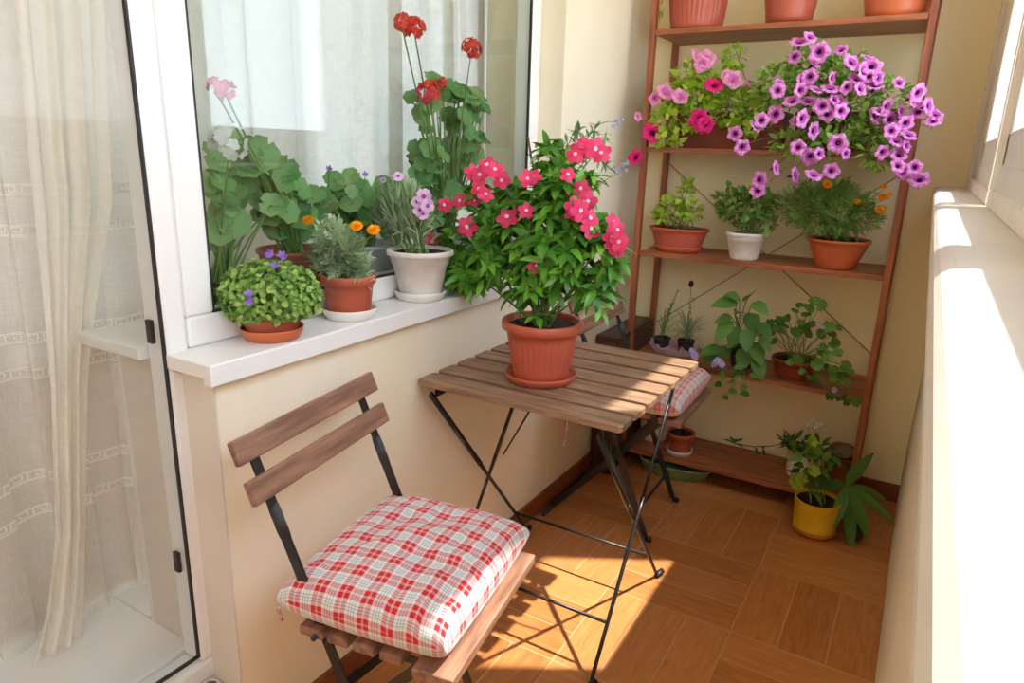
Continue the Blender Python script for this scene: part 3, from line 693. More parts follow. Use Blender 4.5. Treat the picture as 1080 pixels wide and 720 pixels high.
def chair(ox, oy, rz, label, seat_x=.30):
    ch = thing('folding_chair', label, 'chair', (ox, oy, 0), rz, 'slatted folding chairs at the table')
    Mx = MW[ch.name]; T = lambda x, y, z: Mx @ V((x, y, z)); ydir = (Mx.to_3x3() @ V((0, 1, 0)))
    # side bars
    up0 = V((.075, 0, .80)); upf = V((.392, 0, .014))
    for sg in (1, -1):
        y = sg*.160
        mb = MB(); P = lambda t: T(*(V((0, y, 0))+up0.lerp(upf, t)))
        bar(mb, P(0.022), P(.165), .019, .005, ydir)
        # the twisted portion below the backrest
        n = 16; q = []
        dd = (P(1)-P(0)).normalized(); s0 = ydir; n0 = dd.cross(s0)
        vs = []
        for k in range(n+1):
            t = .165+.075*k/n; a = pi/2*k/n; s = s0*cos(a)+n0*sin(a); m = dd.cross(s); p = P(t)
            vs += [p+s*.0095+m*.003, p-s*.0095+m*.003, p-s*.0095-m*.003, p+s*.0095-m*.003]
        mb.add(vs, [(4*k+i, 4*k+(i+1) % 4, 4*k+4+(i+1) % 4, 4*k+4+i) for k in range(n) for i in range(4)])
        bar(mb, P(.238), P(1), .005, .019, ydir)
        lg = mb.build('leg', 'darkmetal', ch, smooth=False)
        fm = MB(); p = P(1); tube(fm, [p+ydir*0+V((0, 0, -.004)), p+(T(1, 0, 0)-T(0, 0, 0))*.022+V((0, 0, -.004))], .0095, 8); fm.build('rubber_foot', 'foot', lg)
        y2 = sg*.140
        mb = MB(); a_ = T(.415, y2, .438); b_ = T(.03, y2, .014)
        bar(mb, a_, b_, .005, .020, ydir)
        lg = mb.build('leg', 'darkmetal', ch, smooth=False)
    mb = MB(); tube(mb, [T(.028, -.20, .0095), T(.028, .20, .0095)], .0095, 8); mb.build('rear_foot_bar', 'darkmetal', ch)
    mb = MB(); tube(mb, [T(.357, -.158, .10), T(.357, .158, .10)], .0045, 8); mb.build('crossbar', 'darkmetal', ch); mb = MB(); tube(mb, [T(.226, -.163, .425), T(.226, .163, .425)], .004, 8); mb.build('crossbar', 'darkmetal', ch)
    for q_ in (-1, 1): mb = MB(); tube(mb, [T(.216, q_*.187, .448), T(.216, q_*.155, .448)], .005, 8); mb.build('pivot_pin', 'darkmetal', ch)
    # backrest slats, tilted with the bars
    dd = (upf-up0).normalized(); nn = V((dd.z, 0, -dd.x)) # in xz-plane
    if nn.x < 0: nn = -nn
    for t in (.026, .110):
        c = up0+(upf-up0)*(t+.012)+nn*.0095
        mb = MB(); R3 = Mx.to_3x3(); obox(mb, Mx @ c, R3 @ V((0, .206, 0)), R3 @ (dd*.0215), R3 @ (nn*.0065))
        mb.build('backrest_slat', 'slat_y', ch, smooth=False, bevel=.003)
    # seat: rails and five cross slats
    for sg in (1, -1): mb = MB(); bar(mb, T(.19, sg*.148, .434), T(.47, sg*.148, .434), .003, .014, ydir); mb.build('seat_rail', 'darkmetal', ch, smooth=False)
    mb = MB(); R3 = Mx.to_3x3(); xs = [(.205, .024), (.258, .021), (.310, .021), (.362, .021)]
    for x, hw in xs: obox(mb, T(x, 0, .450), R3 @ V((hw, 0, 0)), R3 @ V((0, .178, 0)), V((0, 0, .009)))
    obox(mb, T(.447, 0, .450), R3 @ V((.037, 0, 0)), R3 @ V((0, .192, 0)), V((0, 0, .010)))
    mb.build('seat', 'slat_y', ch, smooth=False, bevel=.003)
    return ch
def cushion(c, rz, a, b, h, m, label, seed, ties=None):
    cu = thing('seat_cushion', label, 'cushion', c, rz)
    mb = MB(); uv = pillow(mb, c, rz, a, b, h, seed=seed); o = mb.build('cushion_pad', m, cu)
    l = o.data.uv_layers.new(name='UVMap')
    for lp in o.data.loops: l.data[lp.index].uv = uv[lp.vertex_index]
    o.data.validate()
    bm_ = bmesh.new(); bm_.from_mesh(o.data); bmesh.ops.remove_doubles(bm_, verts=bm_.verts, dist=.0004); bm_.to_mesh(o.data); bm_.free()
    for tp in (ties or []):
        t = MB(); tube(t, [V(p) for p in tp], .0035, 6); tt = t.build('tie', m, cu)
        if not tt.data.uv_layers: 
            l = tt.data.uv_layers.new(name='UVMap')
            for lp in tt.data.loops: co = tt.data.vertices[lp.vertex_index].co; l.data[lp.index].uv = (co.x*3, co.z*1.0)
    return cu
CH1 = (.014, -.178); RZ1 = radians(9.3)
chair(*CH1, RZ1, 'nearer folding chair with slatted wooden back before the low wall')
chair(.0, 1.150, radians(1.5), 'farther folding chair almost hidden behind the table and big flower pot')
c1 = Matrix.Translation((CH1[0], CH1[1], 0)) @ Matrix.Rotation(RZ1, 4, 'Z')
cushion(tuple(c1 @ V((.304, .006, .4605))), RZ1,   .165, .190, .106, 'plaid', 'plump red and white checked cushion on the nearer chair', 1,
        ties=[[c1 @ V((.165, -.165, .50)), c1 @ V((.14, -.18, .485)), c1 @ V((.15, -.183, .462))]])
cushion((.303, 1.150, .4607), radians(2), .176, .200, .098, 'plaid2', 'pale pink checked cushion on the chair behind the table', 5,
        ties=[[(.17, .965, .475), (.145, .945, .46), (.12, .935, .41), (.115, .935, .35), (.11, .935, .30)], [(.17, .965, .475), (.14, .94, .465), (.10, .935, .43), (.075, .935, .38)]])

# ---------------------------------------------------------------- plant stand (ladder shelf)
SX0, SX1, SY, SD = .111, .948, 1.505, .275
ZS = [.0844, .4813, .8986, 1.2827, 1.6818]
st = thing('plant_stand', 'tall red-brown wooden shelf unit holding rows of potted plants', 'shelf', ((SX0+SX1)/2, SY+SD/2, 0))
for x in (SX0-.022, SX1+.003):
    for y in (SY-.002, SY+SD-.022):
        mb = MB(); box(mb, x, x+.020, y, y+.030, 0, 2.02); mb.build('post', 'postwood', st, smooth=False, bevel=.002)
for z in ZS:
    mb = MB(); box(mb, SX0-.0015, SX1+.0025, SY+.002, SY+SD-.004, z-.018, z); mb.build('shelf_board', 'shelfwood', st, smooth=False, bevel=.002)
mb = MB()
for (a, b) in (((SX0, .30), (SX1, .86)), ((SX0, .86+.0), (SX1, .40)), ((SX0, .92), (SX1, 1.20)), ((SX0, 1.2), (SX1, .92))): pass
yb = SY+SD+.008
for a, b in (((SX0, .56), (SX1, 1.22)), ((SX0, 1.22), (SX1, .56))):
    tube(mb, [(a[0], yb, a[1]), (b[0], yb, b[1])], .0016, 5)
mb.build('cross_brace', 'wire', st)

# ---------------------------------------------------------------- pots
def pot(root, c, rt_, rb, h, m, rim=.012, lip=.004, sau=None, saum=None, band=0, flutes=None, soilz=.82, sx=1, sy=1, foot=0, ph=0):
    """tapered pot; rim = height of the rim band, lip = how far it stands out"""
    c = V(c); z0 = .006 if sau else 0
    if sau:
        mb = MB(); s = sau; lathe(mb, c, [(s*.80, 0), (s*.86, 0), (s*.96, .012), (s, .022), (s*.985, .023), (s*.94, .016), (s*.84, .005), (s*.2, .0045)], 48, sx=sx, sy=sy)
        mb.build('saucer', saum or m, root)
    def rr(z): return rb+(rt_-rb)*((z)/h)
    pr = [(rb*.93, 0), (rb, .003), (rr(.12*h), .12*h)]
    zs = [.12, .14, .3, .5, .62, .66]
    top = h-rim
    if band: pr += [(rr(top*.80), top*.80), (rr(top*.80)+band, top*.81), (rr(top)+band*.7, top)]
    else: pr += [(rr(top*.5), top*.5), (rr(top*.76), top*.76), (rr(top), top)]
    pr += [(rr(top)+lip*.6, top+.001), (rr(h)+lip, top+rim*.25), (rr(h)+lip, h-rim*.2), (rr(h)+lip*.6, h), (rr(h)-.002, h), (rr(h)-.004, h-.004), (rr(soilz*h)-.005, soilz*h-.004)]
    if flutes:
        za, zb = flutes; q = []
        for i in range(len(pr)-1):
            q.append(pr[i])
        pr2 = [p for p in pr if p[1] < za*h]+[(rr(za*h), za*h)]+[(rr((za+(zb-za)*k/4)*h), (za+(zb-za)*k/4)*h) for k in range(1, 4)]+[(rr(zb*h), zb*h)]+[p for p in pr[3:] if p[1] > zb*h]
        def rad(a, r, z):
            if za*h-1e-4 <= z <= zb*h+1e-4 and r > rb*.9:
                e = min(1, min(z-za*h, zb*h-z)/(h*.03)+.0)
                return r-.0018*max(0, e)*(1 if sin(a*36+ph) > 0 else -.6)
            return r
        mb = MB(); lathe(mb, c+V((0, 0, z0)), pr2, 216, rad=rad, sx=sx, sy=sy)
    else:
        mb = MB(); lathe(mb, c+V((0, 0, z0)), pr, 56, sx=sx, sy=sy)
    mb.build('pot', m, root)
    sr = rr(soilz*h)-.0045; mb = MB(); n = 30
    vs = [c+V((0, 0, z0+soilz*h))]
    for q_ in (.5, 1): vs += [c+V((sr*q_*cos(2*pi*k/n)*sx, sr*q_*sin(2*pi*k/n)*sy, z0+soilz*h+(rnd(-.003, .003) if q_ < 1 else 0))) for k in range(n)]
    mb.add(vs, [(0, 1+k, 1+(k+1) % n) for k in range(n)]+[(1+k, 1+n+k, 1+n+(k+1) % n, 1+(k+1) % n) for k in range(n)])
    mb.build('soil', 'soil', root)
    return c+V((0, 0, z0+soilz*h))
def blobpt(b, hemi=None):
    c, r = b; v = rvec()
    k = rnd(.45, 1)**.5
    return V(c)+V((v.x*r[0], v.y*r[1], v.z*r[2]))*k, v
def PXB(u, v, ax, val, ru, rv, rd=None):
    """ellipsoid crown whose silhouette measures ru x rv photo pixels"""
    c = U(u, v, ax, val); k = pxm(c); a = ru*k; b = rv*k
    return (c, (a, rd or (a+b)/2*.85, b))
def bushy(fo, sm, base, blobs, kind, n, L_, W_, droop=.6, stems=8, sr=.0016, up=.35, spread=.015, per=1):
    """n leaves (per leaf cluster) scattered through ellipsoid crowns, stems from the base"""
    tot = sum(b[1][0]*b[1][2] for b in blobs)
    for b in blobs:
        k = max(3, int(n*b[1][0]*b[1][2]/tot))
        for i in range(k):
            p, v = blobpt(b)
            out = (v+V((0, 0, up))+rvec()*.55).normalized()
            for q in range(per):
                d = (out+rvec()*.5).normalized() if per > 1 else out
                nn = (V((0, 0, 1))+v*.6+rvec()*.4)
                l = L_*rnd(.65, 1.15); w = W_*rnd(.8, 1.15)
                if kind == 'lance': leaf(fo, p-d*l*.4, d, nn, l, w, P_LANCE, droop)
                elif kind == 'ovate': leaf(fo, p-d*l*.4, d, nn, l, w, P_OVATE, droop)
                elif kind == 'disc': disc(fo, p, (nn+v*.8).normalized(), l*.5)
                elif kind == 'cdisc': disc(fo, p, (v*1.0+V((0, 0, .5))+rvec()*.45).normalized(), l*.5, lobes=5, dep=.1, pts=10)
                elif kind == 'pinnate': pinnate(fo, p-d*l*.5, d, nn, l, w, droop=droop)
                elif kind == 'grass': leaf(fo, p-d*l*.5, (d+V((0, 0, .8))).normalized(), nn, l, w, P_STRAP, droop, cup=.4, seg=4)
    for i in range(stems):
        b = blobs[i % len(blobs)]; p, v = blobpt(b)
        p = V(b[0])+(p-V(b[0]))*.75
        bs = V(base)+V((rnd(-1, 1)*spread, rnd(-1, 1)*spread, -.004))
        pts = stemcurve(bs, p, .15)
        tube(sm, pts, [sr*(1.3-.6*t/5) for t in range(6)], 5, cap=False)
def px_flowers(root, key, lst, ax, val, s=1, jit=.65, up=.1, sm=None, base=None, thick=.0009, back=.02, jd=.02):
    for it in lst:
        u, v = it[0], it[1]; sc = it[2] if len(it) > 2 else 1
        p = U(u, v, ax, val+rnd(-jd, jd)); f = toward(p, jit, up)
        flower(root, key, p, f, s*sc*rnd(.92, 1.08))
        if sm is not None:
            q = p-f*back; b = V(base) if base is not None else q-V((0, 0, .05))
            e = q+(b-q)*.35 if base is not None else b
            tube(sm, stemcurve(e, q, .1, 4), thick, 4, cap=False)

# ---- vinca on the table
PC = V((.262, .455, .7005))
r = thing('potted_vinca', 'big hot-pink flowering plant in a ribbed terracotta pot on the table', 'potted plant', PC)
base = pot(r, PC, .094, .068, .150, 'terra', rim=.026, lip=.008, sau=.092, flutes=(.16, .68), soilz=.90)
fo, sm = MB(), MB()
AX = .262
def vb(u, v, ru, rv, dy=0, rd=None): return PXB(u, v, 1, .455+dy, ru, rv, rd)
blobs = [vb(498, 268, 42, 34), vb(478, 285, 22, 22), vb(545, 262, 38, 48), vb(590, 250, 42, 58), vb(625, 262, 30, 46), vb(600, 200, 30, 34), vb(560, 215, 26, 30, .03), vb(514, 218, 24, 30), vb(628, 300, 16, 20), vb(560, 300, 30, 20, -.03), vb(585, 165, 18, 18, .05)]
tips = []
tot = sum(b[1][0]*b[1][2] for b in blobs)
for b in blobs:
    for i in range(int(250*b[1][0]*b[1][2]/tot)+3):
        p, v = blobpt(b); tips.append((p, v))
for p, v in tips:
    ax = (v*.6+V((0, 0, .75))+rvec()*.25).normalized(); a = ax.orthogonal().normalized(); bb = ax.cross(a); k0 = rnd(0, 6)
    for k in range(R_.randint(6, 8)):
        th = k*2.4+k0; el = rnd(.1, .8) if k < 5 else rnd(.8, 1.3)
        d = (a*cos(th)+bb*sin(th))*cos(el)+ax*sin(el)
        leaf(fo, p-ax*.012*(k/3.), d, ax, rnd(.042, .068), rnd(.016, .024), P_LANCE, rnd(.7, 1.4), .25)
for i in range(22):
    p, v = R_.choice(tips); bs = base+V((rnd(-1, 1)*.02, rnd(-1, 1)*.02, -.005)); tube(sm, stemcurve(bs, p, .1), [.0034, .003, .0026, .0022, .0018, .0012], 6, cap=False)
# low fresh shoot over the rim
for k in range(7):
    a = k*.9; leaf(fo, base+V((.015, -.055, .035)), V((cos(a), sin(a), rnd(-.1, .7))), V((0, 0, 1)), .05, .018, P_LANCE, .7)
fo.build('foliage', 'lf_vinca', r); sm.build('stems', 'stem', r)
vf = [(535, 229, 1.25), (555, 222), (545, 224), (493, 239, 1.2), (456, 255, 1.1), (565, 280), (514, 174, 1.1), (506, 184), (499, 182), (522, 179), (529, 190), (505, 199), (512, 205), (500, 212, .8), (485, 212), (469, 216, .9), (562, 186), (556, 188), (599, 184, .8), (612, 157, 1.1), (620, 153), (628, 157, 1.1), (607, 163), (634, 161), (610, 203), (605, 209), (613, 199), (612, 222, 1.1), (606, 218), (622, 230, 1.15), (623, 241, 1.1), (616, 236), (604, 224), (647, 234), (651, 242, .9), (645, 250), (653, 255), (648, 259), (651, 264, .8), (620, 212), (575, 216, .01)]
vf = vf[:-1]
for it in vf:
    u, v = it[:2]; s = it[2] if len(it) > 2 else 1
    ydep = .455-.055+rnd(-.03, .03)
    p = U(u, v, 1, ydep); f = toward(p, .42, .12); flower(r, 'vinca', p, f, s*rnd(.95, 1.1))
st_ = MB(); tube(st_, [base+V((-.01, .05, -.01)), U(563, 178, 1, .50), U(560, 165, 1, .50), U(557, 144, 1, .50)], [.003, .003, .0028, .0024], 6); st_.build('support_stick', 'stem_br', r)

# ---- three pots on the outer sill
SZ = .8925
# campanula
c = V((-.030, -.128, SZ)); r = thing('potted_campanula', 'low round green plant with tiny violet bells, nearest on the window sill', 'potted plant', c)
base = pot(r, c, .060, .045, .050, 'terra2', rim=.010, lip=.003, sau=.060, saum='terra3', soilz=.85)
fo, sm = MB(), MB(); dome = c+V((0, 0, .084))
for i in range(2300):
    v = rvec(); 
    if v.z < -.62: continue
    k = rnd(.82, 1.05)*(1+.12*noise.noise(v*4)); p = dome+V((v.x*.100, v.y*.086, v.z*.064))*k
    disc(fo, p, (v+V((0, 0, .35))+rvec()*.75).normalized(), rnd(.0042, .0078), lobes=5, dep=.12, pts=8, cup=.5)
for i in range(260):
    v = rvec(); v.z = abs(v.z)*.8-.3; p = dome+V((v.x*.085, v.y*.07, v.z*.05))*rnd(.5, .85); disc(fo, p, (v+V((0, 0, .6))+rvec()*.4).normalized(), .009, lobes=5, dep=.1, pts=9)
for i in range(40):
    v = rvec(); v.z = abs(v.z); tube(sm, stemcurve(base+V((v.x*.02, v.y*.02, 0)), dome+V((v.x*.09, v.y*.075, v.z*.05-.005)), .2), .001, 4, cap=False)
fo.build('foliage', 'lf_camp', r); sm.build('stems', 'stem', r)
for (u, v) in [(283, 271), (297, 269), (290, 280), (262, 310), (263, 318), (285, 267), (300, 272)]:
    p = U(u, v, 1, c.y-.02 if v < 290 else c.y-.085); flower(r, 'bell', p, toward(p, .4, .5), .8)
# marigold
c = V((-.028, .085, SZ)); r = thing('potted_marigold', 'bushy grey-green marigold with orange heads in a terracotta pot and white saucer', 'potted plant', c)
base = pot(r, c, .056, .045, .090, 'terra2', rim=.022, lip=.004, sau=.060, saum='cleanwhite', soilz=.93)
fo, sm = MB(), MB(); b0 = PXB(357, 270, 1, c.y, 27, 24)
bushy(fo, sm, base, [b0, PXB(352, 256, 1, c.y, 15, 14), PXB(372, 283, 1, c.y, 14, 12)], 'pinnate', 250, .042, .021, .5, stems=16, sr=.0014, up=.6)
for (u, v) in [(376, 239), (394, 243), (325, 233)]:
    p = U(u, v, 1, c.y+.01); flower(r, 'marigold', p, V((.4, -.5, .8)), .85); tube(sm, stemcurve(V(b0[0])+V((.0, 0, .0)), p-V((.002, -.003, .012)), .1), .0013, 5, cap=False)
fo.build('foliage', 'lf_grey', r); sm.build('stems', 'stem', r)
# dianthus in weathered white pot
c = V((-.026, .335, SZ)); r = thing('potted_dianthus', 'thin-leaved plant with lilac-pink flowers in a weathered white pot on the sill', 'potted plant', c)
base = pot(r, c, .077, .048, .118, 'whitepot', rim=.016, lip=.006, sau=.066, saum='whitepot', band=.0025, soilz=.93)
fo, sm = MB(), MB()
bl = [PXB(425, 222, 1, c.y, 26, 32), PXB(412, 232, 1, c.y, 22, 24), PXB(438, 236, 1, c.y-.01, 22, 18)]
bushy(fo, sm, base, bl, 'grass', 800, .05, .0048, .5, stems=30, sr=.0011, up=.9, spread=.03)
for (u, v, s) in [(447, 207, 1.15), (451, 217, 1), (440, 213, .9), (443, 222, 1.05), (420, 186, .8), (446, 226, .9), (404, 190, .5)]:
    p = U(u, v, 1, c.y-.04); flower(r, 'dianthus', p, toward(p, .3), s); tube(sm, stemcurve(base+V((rnd(-.02, .02), rnd(-.02, .02), .03)), p+V((-.005, .01, -.004)), .1), .001, 4, cap=False)
fo.build('foliage', 'lf_grey', r); sm.build('stems', 'stem', r)
# two plants farther along the sill, mostly behind the vinca
c = V((-.026, .60, SZ)); r = thing('potted_marigold', 'marigold with one orange head showing behind the pink vinca', 'potted plant', c)
base = pot(r, c, .052, .040, .085, 'terra2', rim=.02, lip=.004, soilz=.9)
fo, sm = MB(), MB(); bushy(fo, sm, base, [(base+V((0, 0, .06)), (.05, .05, .05))], 'pinnate', 120, .04, .011, .5, stems=10)
p = U(537, 214, 1, .57); flower(r, 'marigold', p, V((.4, -.6, .7)), .8); tube(sm, stemcurve(base, p-V((0, 0, .012)), .1), .0013, 5, cap=False)
fo.build('foliage', 'lf_mari', r); sm.build('stems', 'stem', r)
c = V((-.015, .86, SZ)); r = thing('potted_rosemary_like_herb', 'tall fine-leaved grey-green plant with tiny pale blue flowers behind the vinca', 'potted plant', c)
r.name = 'potted_herb'; MW[r.name] = MW.get('potted_rosemary_like_herb')
base = pot(r, c, .055, .042, .09, 'terra2', rim=.02, lip=.004, soilz=.9)
fo, sm = MB(), MB()
sprigs = [((600, 165), (588, 150)), ((615, 150), (632, 131)), ((590, 185), (577, 158)), ((625, 160), (643, 178)), ((605, 140), (612, 137)), ((585, 180), (568, 185)), ((620, 185), (632, 195)), ((600, 190), (598, 145)), ((630, 160), (640, 140))]
for (s_a, s_b) in (((632, 131), (651, 129)), ((643, 178), (656, 177)), ((632, 195), (655, 182))):
    tube(sm, [U(*s_a, 1, .76), U((s_a[0]+s_b[0])/2, (s_a[1]+s_b[1])/2-2, 1, .755), U(*s_b, 1, .75)], .0009, 4)
for (m1, e1) in sprigs:
    q1 = U(*m1, 1, .80); q2 = U(*e1, 1, .76); b_ = base+V((rnd(-.01, .01), rnd(-.01, .01), 0))
    pts = [b_.lerp(q1, t)+V((0, 0, .02*sin(pi*t))) for t in (0, .25, .5, .75)]+[q1.lerp(q2, t) for t in (0, .33, .66, 1)]
    tube(sm, pts, .0012, 5, cap=False)
    for a_, b2 in zip(pts[2:-1], pts[3:]):
        for k in range(5):
            p = a_.lerp(b2, k/5.)
            for s_ in range(2): d = ((b2-a_).normalized()*.5+rvec()).normalized(); leaf(fo, p, d, V((0, 0, 1)), rnd(.022, .036), .009, P_LANCE, .4, seg=4)
fo.build('foliage', 'lf_grey', r); sm.build('stems', 'stem', r)
for (u, v) in [(650, 128), (653, 132), (647, 133), (656, 126), (657, 174), (652, 178), (660, 180), (654, 184), (648, 176), (661, 172)]:
    flower(r, 'tiny_blue', U(u, v, 1, .75), toward(None, .8), .9)

# ---- geraniums on the inner sill, behind the glass
GZ = .8975; XG = -.235
def geranium(name, label, c, pt, blobs, nl, lr, flowers, fkey, leafmat='lf_ger'):
    r = thing(name, label, 'potted plant', c)
    base = pot(r, c, *pt)
    fo, sm = MB(), MB()
    for b in blobs:
        for i in range(b[2]):
            for _ in range(20):
                v = rvec(); p = V(b[0])+V((v.x*b[1][0]*.5, v.y*b[1][1], v.z*b[1][2]))*rnd(.4, 1)
                if -.325 < p.x < -.15: break
            p.x = max(-.32, min(-.155, p.x))
            nrm = (V((.75, -.45, .65))+rvec()*.55).normalized(); rr = rnd(*lr)
            if p.x+rr > -.118: p.x = -.12-rr
            disc(fo, p, nrm, rr, lobes=7, dep=.07, pts=28, cup=.25)
            bs = base+V((rnd(-.02, .02), rnd(-.02, .02), 0)); m = bs.lerp(p, .5); m.x = bs.x*.4+p.x*.6
            tube(sm, [bs, m+V((0, 0, .01)), p-nrm*rr*.1], [.003, .0022, .0016], 5, cap=False)
    for (u, v, s) in flowers:
        p = U(u, v, 0, XG+.088); f = flower(r, fkey, p, V((.6, -.5, .6)), s, 'flower_head')
        tube(sm, stemcurve(base+V((0, 0, .05)), p-V((0, 0, .01)), .03), [.003, .0027, .0024, .0022, .002, .0018], 6, cap=False)
    fo.build('foliage', leafmat, r); sm.build('stems', 'stem', r); return r
def gb(u, v, ru, rv, k): b = PXB(u, v, 0, XG, ru, rv); return (b[0], (.12, b[1][0], b[1][2]), k)
def gpos(u): return U(u, 300, 0, XG).y
geranium('potted_geranium', 'leafy geranium with a round white flower head in a black pot behind the glass', V((XG, gpos(232), GZ)), (.062, .05, .085, 'blackpot'),
         [gb(232, 200, 24, 45, 12), gb(268, 200, 24, 26, 10), gb(238, 240, 25, 20, 7)], 0, (.022, .036), [(241, 150, 1.05)], 'geranium_white')
geranium('potted_geranium', 'large-leaved pale pink geranium in a brown terracotta pot behind the glass', V((XG, gpos(312), GZ)), (.082, .062, .125, 'terra2'),
         [gb(290, 205, 30, 35, 14), gb(320, 212, 30, 28, 12), gb(262, 170, 22, 20, 6), gb(300, 235, 28, 16, 8)], 0, (.022, .038), [(228, 92, .8), (238, 95, .9)], 'geranium_pink')
r = geranium('potted_geranium', 'mixed green geranium spreading low in a grey-white pot behind the glass', V((XG, gpos(385), GZ)), (.088, .066, .115, 'greypot'),
         [gb(362, 207, 36, 24, 26), gb(398, 207, 32, 24, 22), gb(372, 232, 28, 14, 8), gb(335, 215, 20, 20, 8)], 0, (.018, .030), [], 'geranium_pink')
sm = MB()
for (u, v) in [(347, 178), (385, 184), (402, 188)]:
    p = U(u, v, 0, -.20); flower(r, 'bell', p, V((.6, -.5, .6)), .8); tube(sm, stemcurve(V((XG, p.y+.01, GZ+.11)), p-V((0, 0, .006)), .05), .0012, 4, cap=False)
sm.build('flower_stems', 'stem', r)
geranium('potted_geranium', 'tall red geranium climbing highest behind the window glass', V((XG, gpos(470), GZ)), (.075, .058, .115, 'greypot'),
         [gb(462, 215, 38, 28, 20), gb(448, 165, 32, 28, 16), gb(488, 160, 30, 34, 18), gb(485, 110, 28, 26, 16), gb(505, 120, 12, 18, 5), gb(440, 112, 14, 12, 4), gb(465, 90, 14, 12, 3)], 0, (.024, .038), [(424, 24, .75), (437, 30, .95), (497, 51, .95), (453, 97, 1.05), (467, 87, .5)], 'geranium_red')

# ---- shelf: top row of pots
def sx(u, v, y): return U(u, v, 1, y).x
yt = 1.60
for i, (u, rb, rt1, h, m, fl, lab) in enumerate([(735, .088, .108, .17, 'terra2', (.1, .72), 'large ribbed terracotta pot at the left of the top shelf'), (832, .072, .094, .15, 'terra2', None, 'smooth reddish-brown pot in the middle of the top shelf'), (944, .085, .115, .16, 'terra3', None, 'wide orange terracotta bowl at the right of the top shelf')]):
    c = V((sx(u, 20, yt), yt, ZS[4]+.0005)); r = thing('flower_pot', lab, 'pot', c)
    base = pot(r, c, rt1, rb, h, m, rim=.02, lip=.006, flutes=fl, sau=(rb*1.02 if i == 1 else None))
    fo, sm = MB(), MB(); bushy(fo, sm, base, [(base+V((0, 0, .08)), (.08, .07, .07))], 'ovate', 50, .05, .03, .6, stems=6)
    if i == 0:
        pts = [base+V((-.06, -.02, .0)), c+V((-.125, -.03, .16)), c+V((-.128, -.05, .09)), c+V((-.115, -.06, .035))]; tube(sm, pts, .0014, 5)
        for k in range(12): p = pts[1].lerp(pts[3], k/12.); leaf(fo, p, rvec()+V((0, 0, -.2)), V((0, 0, 1)), .02, .014, P_OVATE, .5)
    fo.build('foliage', 'lf_yel' if i == 0 else 'lf_mari', r); sm.build('stems', 'stem', r)
# ---- second shelf: two troughs of petunias
def trough(root, x0, x1, y0, y1, z, h, m):
    mb = MB(); t = .012; xs = [(x0+t, x1-t, y0+t, y1-t, z), (x0, x1, y0, y1, z+h*.9), (x0-.005, x1+.005, y0-.005, y1+.005, z+h*.9), (x0-.005, x1+.005, y0-.005, y1+.005, z+h), (x0+.004, x1-.004, y0+.004, y1-.004, z+h), (x0+.005, x1-.005, y0+.005, y1-.005, z+h*.85)]
    vs = [p for a in xs for p in ((a[0], a[2], a[4]), (a[1], a[2], a[4]), (a[1], a[3], a[4]), (a[0], a[3], a[4]))]
    mb.add(vs, [(3, 2, 1, 0)]+[(4*i+k, 4*i+(k+1) % 4, 4*i+4+(k+1) % 4, 4*i+4+k) for i in range(5) for k in range(4)])
    mb.build('pot', m, root, smooth=False, bevel=.003)
    s = MB(); a = xs[5]; s.add([(a[0], a[2], a[4]), (a[1], a[2], a[4]), (a[1], a[3], a[4]), (a[0], a[3], a[4])], [(0, 1, 2, 3)]); s.build('soil', 'soil', root)
    return z+h*.85
z4 = ZS[3]+.0005
xl0, xl1 = U(714, 130, 1, 1.56).x, U(826, 130, 1, 1.56).x
c = V(((xl0+xl1)/2, 1.62, z4)); r = thing('petunia_trough', 'brown trough of lime-leaved petunias with magenta and pale pink blooms', 'potted plant', c)
zt = trough(r, xl0, xl1, 1.55, 1.70, z4, .125, 'trough')
fo, sm = MB(), MB(); base = V((c.x, 1.60, zt))
def pb(u, v, ru, rv, y=1.53): return PXB(u, v, 1, y, ru, rv, .05)
bl = [pb(745, 95, 34, 22), pb(770, 112, 34, 22), pb(708, 125, 26, 16, 1.50), pb(728, 80, 18, 16), pb(774, 62, 12, 14, 1.58), pb(800, 110, 24, 22), pb(704, 148, 16, 7, 1.47), pb(735, 130, 12, 8, 1.5), pb(790, 130, 22, 12), pb(722, 100, 30, 14)]
bushy(fo, sm, base, bl, 'ovate', 900, .038, .024, .7, stems=34, sr=.0014, spread=.12)
fo.build('foliage', 'lf_yel', r)
px_flowers(r, 'petunia_pale', [(734.5, 61, 1.1), (744, 63, 1.15), (773, 84, 1.25), (702, 97, 1.1), (717, 102, 1.1), (691, 104, .8), (673, 123, .6), (740, 68), (791, 89, .7), (766, 80, .8)], 1, 1.46, 1.05, sm=sm, base=base)
px_flowers(r, 'petunia_mag', [(753, 90, 1.15), (737, 126, 1.15), (744, 131, 1.0), (739, 134, .9), (688.5, 140, 1.3), (670, 166, .95)], 1, 1.44, 1.05, sm=sm, base=base)
sm.build('stems', 'stem', r)
xr0, xr1 = U(840, 130, 1, 1.56).x, U(935, 130, 1, 1.56).x
c = V(((xr0+xr1)/2, 1.62, z4)); r = thing('petunia_trough', 'trough of orchid-pink dark-throated petunias cascading over the shelf edge', 'potted plant', c)
zt = trough(r, xr0, xr1-.01, 1.55, 1.70, z4, .125, 'trough')
fo, sm = MB(), MB(); base = V((c.x, 1.60, zt))
bl = [pb(822, 92, 32, 24, 1.48), pb(850, 75, 24, 30, 1.50), pb(885, 120, 44, 32, 1.46), pb(930, 135, 28, 22, 1.44), pb(895, 78, 28, 24, 1.52), pb(838, 150, 26, 16, 1.44), pb(880, 150, 30, 12, 1.44), pb(925, 165, 22, 14, 1.42), pb(938, 100, 20, 16, 1.46), pb(870, 90, 34, 24, 1.5)]
bushy(fo, sm, base, bl, 'ovate', 1500, .034, .018, .7, stems=60, sr=.0012, spread=.12)
fo.build('foliage', 'lf_pet', r)
